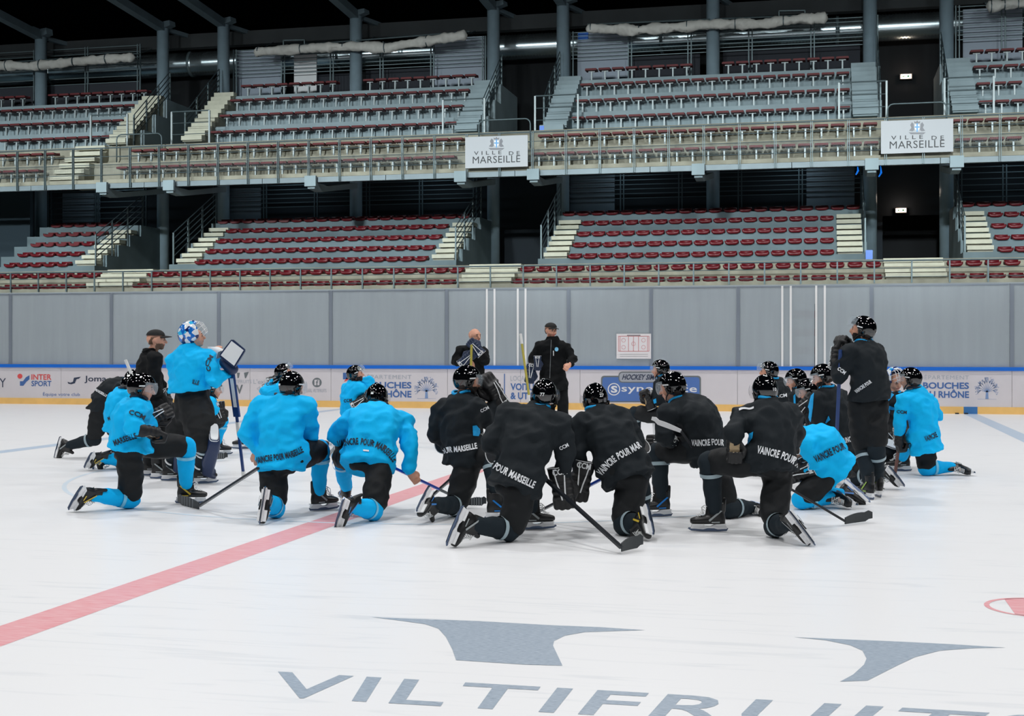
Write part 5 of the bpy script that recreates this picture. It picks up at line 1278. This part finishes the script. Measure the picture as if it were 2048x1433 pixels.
F['p5'] = person('goalkeeper in light blue standing, mask pushed up, large black pants and navy pads', dict(Z=14.9, top='blue', P=(388, 822), N=(377, 699), yaw=42, hyaw=60, H=(388, 676), head=(75, 12), wear='mask', maskup=30, hem=-.22, w=1.12, k=1.05, goalie='n', vox=.0095, SL=(346, 722), SR=(415, 713),
    armR=((428, 764, -.2), (456, 748, 0), (466, 738, .02)), armL=((425, 745, .35), (434, 715, .3), (436, 700, .3)), noglove='LR', sock='black',
    legR=((408, 885), ('g', 398, 968), ('d', 62)), legL=((355, 880), ('g', 340, 962), ('d', 70)),
    text=(('ILLE', [(384, 768), (397, 771)], 8), ('CCM', [(423, 742), (419, 728), (427, 714)], 8))))
F['p4'] = person('coach in black jacket and black cap standing behind the players at the left', dict(Z=15.6, top='coach', P=(309, 812), N=(300, 707), yaw=62, hyaw=70, H=(313, 681), head=(82, 0), wear='cap', beard=True, hair=K_hairl, beardm=mat('beard_grey_brown', (112, 88, 72), .9), vox=.0095, w=1.05,
    armR=((308, 775, -.2), (322, 800, 0), (328, 812, .05)), armL=((320, 770, .3), (330, 795, .3), (334, 808, .3)),
    legR=((318, 885), ('g', 318, 958), ('d', 80)), legL=((306, 885), ('g', 300, 952), ('d', 75))))
F['p26'] = person('coach in black cap and zipped jacket standing facing the players, bare left hand', dict(Z=20.8, top='coach', P=(1108, 768), N=(1105, 681), yaw=168, hyaw=170, H=(1102, 662), head=(150, -4), wear='cap', beard=True, beardm=mat('stubble', (168, 118, 98), .8), hair=K_hair, vox=.007, bare='L', glove='n', w=1.12, k=1.05,
    armR=((1064, 722, 0), (1062, 742, -.2), (1060, 755, -.22)), armL=((1146, 718, -.05), (1140, 729, -.25), (1134, 735, -.3)), backR=-FW, SR=(1080, 693), SL=(1131, 694),
    legR=((1100, 827), ('g', 1098, 888), ('d', 175)), legL=((1126, 827), ('g', 1136, 890), ('d', 160))))
F['p25'] = person('bald coach in black standing left of the capped coach, navy gloves under the chin', dict(Z=20.8, top='coach', P=(945, 778), N=(946, 692), yaw=165, hyaw=170, H=(950, 673), head=(140, 0), wear='none', bald=True, vox=.008, glove='n', w=1.05,
    armR=((912, 724, -.05), (930, 722, -.3), (940, 713, -.32)), armL=((970, 722, -.05), (955, 700, -.28), (944, 688, -.28)), backR=-FW, backL=-FW, SR=(921, 702), SL=(966, 704),
    legR=((938, 835), ('g', 936, 889), ('d', 175)), legL=((955, 835), ('g', 958, 889), ('d', 165))))
F['p9'] = person('person in light blue behind, head turned up to the right, clear visor raised', dict(Z=20.4, top='blue', P=(708, 850), N=(707, 768), yaw=60, hyaw=70, H=(711, 746), head=(82, 12), visor_up=20, beard=True,
    armR=((693, 812, -.1), (716, 808, -.25), (728, 800, -.25)), armL=((740, 762, .2), (728, 785, .1), (728, 796, .0)), vox=.0095, k=1.05, legR=((715, 880), (690, 893), ('g', 668, 898)), legL=((735, 855), ('g', 735, 893), ('d', 85)),
    text=(('CCM', [(688, 806), (704, 804)], 6),)))
F['p7'] = person('person in light blue mostly hidden, arm raised beside the face, far left of centre', dict(Z=19.8, top='blue', P=(575, 845), N=(568, 768), yaw=-110, hyaw=-95, H=(567, 743), head=(70, 20), visor_up=20, beard=True,
    armR=((530, 784, .0), (548, 762, .1), (562, 757, .1)), armL=((530, 784, -.2), (540, 775, .1), (562, 765, .1)), vox=.011, legR=(('g', 600, 894), (636, 886), ('g', 657, 892)), legL=((520, 850), ('g', 492, 898), ('d', -100)),
    text=(('CCM', [(532, 772), (551, 770)], 5),)))
F['p6'] = person('person in light blue crouching behind the goalkeeper, only knee and glove showing', dict(Z=18.6, top='blue', P=(400, 850), N=(418, 795), yaw=65, hyaw=75, H=(427, 776), head=(78, -5), vox=.011,
    armR=((424, 822, -.2), (436, 820, -.1), (440, 830, -.1)), armL=((432, 815, .2), (440, 818, .2), (442, 828, .2)), legR=((444, 840), ('g', 434, 910), ('d', 80)), legL=(('g', 410, 905), (380, 895), ('g', 368, 905))))
F['p1'] = person('person in black kneeling farthest left, rear skate pointing out, leaning right', dict(Z=18.2, top='black', P=(202, 806), N=(252, 768), yaw=72, hyaw=75, H=(270, 757), head=(80, -10), hunch=1.5, hem=.02, w=.95,
    armR=((272, 790, 0), (280, 815, 0), (284, 825, 0)), legR=((190, 878, 0), (132, 893, .1), (118, 918, .1)), legL=((225, 850), ('g', 235, 915), ('d', 80)),
    text=(('MARSEILLE', [(190, 782), (212, 795)], 5),)))
F['p2'] = person('person in light blue kneeling behind the far left front player, dark rear skate', dict(Z=16.6, top='blue', P=(238, 850), N=(250, 782), yaw=60, hyaw=72, H=(266, 768, .0), head=(70, -25), hunch=1.5, legR=(('g', 252, 938), (198, 915), ('g', 178, 941)), acc='yellow',
    text=(('MARS', [(217, 842), (232, 837)], 7),)))
F['p14'] = person('person in black kneeling in the back row facing left, in front of the blue advert', dict(Z=19.0, top='black', P=(1345, 835), N=(1326, 757), yaw=-70, hyaw=-80, H=(1320, 736), head=(-72, 0), vox=.011,
    armL=((1312, 802, -.1), (1298, 806, -.1), (1294, 796, -.1)), armR=((1320, 800, .2), (1302, 804, .2), (1296, 796, .2)), backL=UPV, legL=((1270, 826), ('g', 1272, 907), ('d', -90)), legR=((1350, 880), (1375, 890), ('g', 1395, 900)),
    text=((None, [(1306, 800), (1312, 797), (1313, 806), (1308, 808)], 0, K_sky),)))
F['p17'] = person('person in black in the back row facing left, seen above the right front helmet', dict(Z=18.4, top='black', P=(1570, 850), N=(1546, 763), yaw=-60, hyaw=-70, H=(1537, 740), head=(-75, 2), visor_up=10, vox=.011, text=(('CCM', [(1552, 797), (1574, 794)], 6),)))
F['p18'] = person('person in black with bowed helmet, second face from the left in the right cluster', dict(Z=16.3, top='black', P=(1602, 880), N=(1598, 783), yaw=-70, hyaw=-75, H=(1590, 757), head=(-82, -14), vox=.011,
    text=((None, [(1587, 792), (1591, 788), (1592, 830), (1589, 830)], 0, K_sky),)))
F['p19'] = person('person in black half hidden between two helmets in the right cluster', dict(Z=15.6, top='black', P=(1640, 890), N=(1624, 800), yaw=-65, hyaw=-70, H=(1614, 778), head=(-85, -20), vox=.011, armL=((1612, 820, -.1), (1605, 815, -.2), (1612, 808, -.2))))
F['p20'] = person('bearded person in black looking down, directly left of the tall standing player', dict(Z=14.7, top='black', P=(1683, 888), N=(1654, 780), yaw=-52, hyaw=-60, H=(1643, 750), head=(-80, -18), beard=True, vox=.0095, SL=(1634, 800), SR=(1680, 795),
    armL=((1634, 850, -.15), (1650, 872, .05), (1640, 878, .05)), legR=(('g', 1716, 973), (1770, 947), ('g', 1800, 979)), legL=((1640, 890), ('g', 1620, 965), ('d', -85)),
    text=(('VAINC', [(1683, 889), (1694, 886), (1703, 884)], 10), (None, [(1650, 846), (1657, 832), (1661, 840), (1652, 848)], 0, K_sky), (None, [(1612, 832), (1622, 792), (1628, 786), (1626, 815), (1622, 845)], 0, K_sky))))
F['p23'] = person('goalkeeper in black and light blue facing the camera, mask pushed up', dict(Z=16.9, top='black', P=(1783, 866), N=(1787, 790), yaw=178, hyaw=180, H=(1790, 765), head=(165, -14), wear='mask', maskup=42, goalie='k', sock='black', vox=.0095, SR=(1768, 797), SL=(1815, 797),
    armR=((1760, 850, -.1), (1772, 872, -.3), (1780, 880, -.3)), armL=((1825, 850, 0), (1812, 872, -.2), (1806, 880, -.3)),
    legR=((1768, 905, -.35), (1760, 925, .1), (1758, 930, .2)), legL=((1795, 908, -.35), (1800, 928, .1), (1802, 932, .2)),
    text=((None, [(1764, 806), (1776, 782), (1788, 790), (1774, 806)], 0, K_sky), (None, [(1778, 812), (1796, 818), (1797, 826), (1776, 828)], 0, K_sky), (None, [(1764, 812), (1770, 803), (1776, 806), (1776, 818), (1770, 826), (1763, 824)], 0, K_trim), ('CCM', [(1764, 863), (1781, 866)], 4))))
bake(); run_decals(); finish_skin()

# ---------- sticks
def stick(label, a, b, toe=None, m=K_shaft, bm=None, tip=None, wb=.07, lower=None, w=.032, taped=True):
    """shaft from a (butt) to b (heel), blade towards toe"""
    o_ = Vector((b.x, b.y, 0)); o = empty('hockey_stick', o_); tag(o, label, 'hockey stick'); L = lambda p: p - o_
    d = (b - a).normalized()
    if lower:
        c = a.lerp(b, lower[0]); mb = MB(); mb.bar(L(a), L(c), w, .02); mb.build('shaft', m, o); mb = MB(); mb.bar(L(c), L(b), w, .02); mb.build('lower_shaft', lower[1], o)
    else: mb = MB(); mb.bar(L(a), L(b), w, .02); mb.build('shaft', m, o)
    if tip: mb = MB(); c = a + d * tip; mb.bar(L(a), L(c), w * 1.15, .028); mb.build('grip_tape', K_sht, o)
    if toe is not None:
        t = toe - b; side = t.cross(UPV).normalized(); up = side.cross(t).normalized(); 
        if up.z < 0: up = -up
        mb = MB(); n = 8; vs = []
        for i in range(n + 1):
            u = i / n; c = L(b) + t * u + side * (.035 * u * u); h = wb * (.75 + .35 * math.sin(math.pi * min(1, u * 1.1) * .8)); lo = -wb * .35 + (.02 * u if u > .85 else 0); hi = lo + h * (1 if u < .9 else .75)
            for s_, z_ in ((-.004, lo), (.004, lo), (.004, hi), (-.004, hi)): vs.append(c + side * s_ + up * z_)
        fs = [(0, 1, 2, 3), (4 * n + 3, 4 * n + 2, 4 * n + 1, 4 * n)]
        for i in range(n):
            for j in range(4): fs.append((4 * i + j, 4 * i + (j + 1) % 4, 4 * i + 4 + (j + 1) % 4, 4 * i + 4 + j)[::-1])
        mb.add(vs, fs); bl = mb.build('blade', bm or K_bl, o)
        if taped:
            mb = MB()
            for i in range(2, 7):
                u = i / 8; c = L(b) + t * u + side * (.035 * u * u); h = wb * (.75 + .35 * math.sin(math.pi * min(1, u * 1.1) * .8)); mb.bar(c + up * (-wb * .37), c + up * (-wb * .35 + h + .002), .014, .0095, up=side)
            mb.build('blade_tape', K_grey if bm is None else K_sht, bl)
    return o
g = lambda x, y, z=.03: G(x, y, z)
A_ = lambda k, s: F[k]['arm'][s][2]
stick('dark stick with checkered blade on the ice before the far left kneeling player', AT(516, 937, 11.75), g(398, 1013), g(349, 1003), K_shaft, wb=.085)
stick('goalkeeper stick with blue paddle held upright, tip on the ice', AT(463, 742, 14.9), g(488, 958, .02), None, K_shaftn, lower=(.45, K_shaftn), w=.03)
mb = MB(); a_ = AT(461, 738, 14.86); b_ = AT(474, 834, 14.95); mb.bar(a_, b_, .085, .025); pd = mb.build('goalie_paddle', K_shaftn)
st_ = [o for o in COL.objects if o.name.startswith('hockey_stick')][-1]; pd.parent = st_; pd.location = -st_.location; pd.name = 'paddle'
mb = MB(); mb.bar(a_.lerp(b_, .2) - FW * .014, a_.lerp(b_, .8) - FW * .014, .05, .004); q = mb.build('paddle_print', K_trim, st_); q.location = -st_.location
for f0, f1, nm_ in ((.47, .60, 'white_tape_band'), (.93, 1.0, 'white_knob')):
    A1 = AT(463, 742, 14.9); B1 = g(488, 958, .02); mb = MB(); mb.bar(A1.lerp(B1, f0), A1.lerp(B1, f1), .036, .03); q = mb.build(nm_, K_sht, st_); q.location = -st_.location
hb = A_('p10', 'R'); stick('blue stick held low by the bare right hand of the blue kneeling player', AT(779, 932, 11.9), g(934, 1006, .05), g(973, 1006, .05), K_shaftb, lower=(.62, K_grey))
stick('black stick leaning across the rear skate left of the number 77 player', AT(925, 938, 12.3), g(849, 1006, .05), None, K_shaft)
stick('black stick held by the number 77 player, blade at the very front', AT(1070, 940, 10.7), g(1243, 1096, .05), g(1277, 1086, .05), K_shaft, wb=.085, taped=False)
stick('blue and black stick held low by the number 27 player', AT(1215, 953, 10.9), g(1062, 1032, .05), None, K_shaftb, lower=(.38, K_shaft))
stick('black stick lying in front of the bent blue player at the right', AT(1575, 975, 11.3), g(1690, 1043, .04), g(1737, 1035, .04), K_shaft, wb=.075, taped=False)
stick('blue stick planted upright under the stacked gloves of the tall standing player', AT(1681, 700, 13.35), g(1668, 992, .02), None, K_shaftn, lower=(.62, K_grey), w=.03)
stick('short reddish stick under the glove of the far right player', AT(1800, 880, 15.7), g(1790, 948, .02), None, mat('stick_copper', (110, 70, 60), .4))
stick('yellow and black stick held upright by the capped coach, white grip', AT(1041, 668, 20.5), g(1072, 893, .03), g(1080, 896, .03), K_shafty, tip=.16, lower=(.55, K_sht), w=.03)
stick('yellow stick held under the chin by the bald coach', AT(943, 690, 20.35), AT(939, 860, 20.4), None, K_shafty, w=.03)
stick('stick with pale curved blade raised across the arm of the profile player', AT(1385, 895, 11.35), AT(1362, 863, 11.35), AT(1299, 842, 11.5), K_shaft, bm=K_hold, wb=.04, taped=False)
stick('thin grey stick lying between the two blue kneeling players', g(678, 885, .03), g(656, 911, .03), None, K_grey)
stick('stick with white taped butt rising behind the far left front helmet', AT(251, 720, 17.9), AT(284, 800, 17.9), None, K_shaft, tip=.22, w=.05)
stick('upright stick held by the back row player before the blue advert', AT(1303, 780, 18.9), g(1311, 905, .03), g(1294, 903, .03), K_hold, w=.03, bm=K_bl, taped=False)
stick('stick lying flat behind the goalkeeper pads', g(405, 935, .03), g(425, 916, .05), g(452, 914, .05), K_shaft)

# ---------- goalkeeper's blocker and catching glove, the coach's spare glove, pucks
def quad_pad(px, Z, th, m, name, parent=None, base=Vector((0, 0, 0))):
    P_ = [AT(x, y, Z) - base for x, y in px]; n_ = FW * th; mb = MB(); k = len(P_)
    mb.add(P_ + [p + n_ for p in P_], [tuple(range(k)), tuple(range(k, 2 * k))[::-1]] + [(i, i + k, (i + 1) % k + k, (i + 1) % k) for i in range(k)])
    return mb.build(name, m, parent)
B_ = F['p5']['base']; body5 = F['p5']['body']
blk = quad_pad([(462, 680), (466, 680), (489, 699), (489, 704), (470, 735), (466, 735), (439, 714), (440, 708)], 14.75, .05, K_navy, 'blocker', body5, B_)
quad_pad([(463, 682.5), (487, 701), (468, 732), (441.5, 711)], 14.74, .01, K_trim, 'blocker_face', blk, B_)
project_text(blk, blk, 'WALL', [(473, 716), (482, 704)], 5, K_inkd, B_, 'blocker_print')
mb = MB(); chain(mb, [AT(452, 725, 14.85) - B_, AT(464, 738, 14.85) - B_], [.075, .07]); mb.build('blocker_palm', K_navy, blk, True)
mb = MB(); loft(mb, [(AT(426, 694, 15.2) - B_, RT * .06, FW * .06), (AT(437, 704, 15.2) - B_, RT * .11, FW * .07), (AT(439, 716, 15.2) - B_, RT * .09, FW * .07)]); cg = mb.build('catching_glove', K_trim, body5, True)
quad_pad([(436, 705), (443, 702), (441, 716), (433, 718)], 15.08, .02, K_grey, 'glove_panel', cg, B_)
run_decals()
M = frame(AT(1075, 722, 20.5), RT, UPV * -1, FW * -1 , .85)
o = bpy.data.objects.new('hockey_glove', GL['n', 1][0]); COL.objects.link(o); o.matrix_local = M; tag(o, 'dark hockey glove with white rim tucked under the arm of the capped coach', 'glove'); put('trim', GL['n', 1][1], o, Matrix())
for x_, nm_ in ((1916, 'left'), (1934, 'right')):
    q = G(x_, 829.5); mb = MB(); mb.tube([(q.x, 32.1, .0), (q.x, 32.1, .026)], .045, 18); tag(mb.build('puck', K_pad), f'black puck on the ice against the boards near the blue line, {nm_} one', 'puck')
# crest and zip on the coach's jacket
j = F['p26']['jersey']; b_ = F['p26']['base']
project_text(j, j, None, [(1113 + 4 * math.cos(t), 699 + 4.4 * math.sin(t)) for t in [2 * math.pi * i / 10 for i in range(10)]], 0, mat('crest_pale_blue', (120, 190, 225), .5), b_, 'crest')
project_text(j, j, None, [(1102, 680), (1103, 680), (1100, 757), (1099, 757)], 0, K_grey, b_, 'zip', lift=.004)
project_text(j, j, None, [(1106, 702), (1107.6, 702), (1107.6, 712), (1106, 712)], 0, K_trim, b_, 'zip_pull')
run_decals()
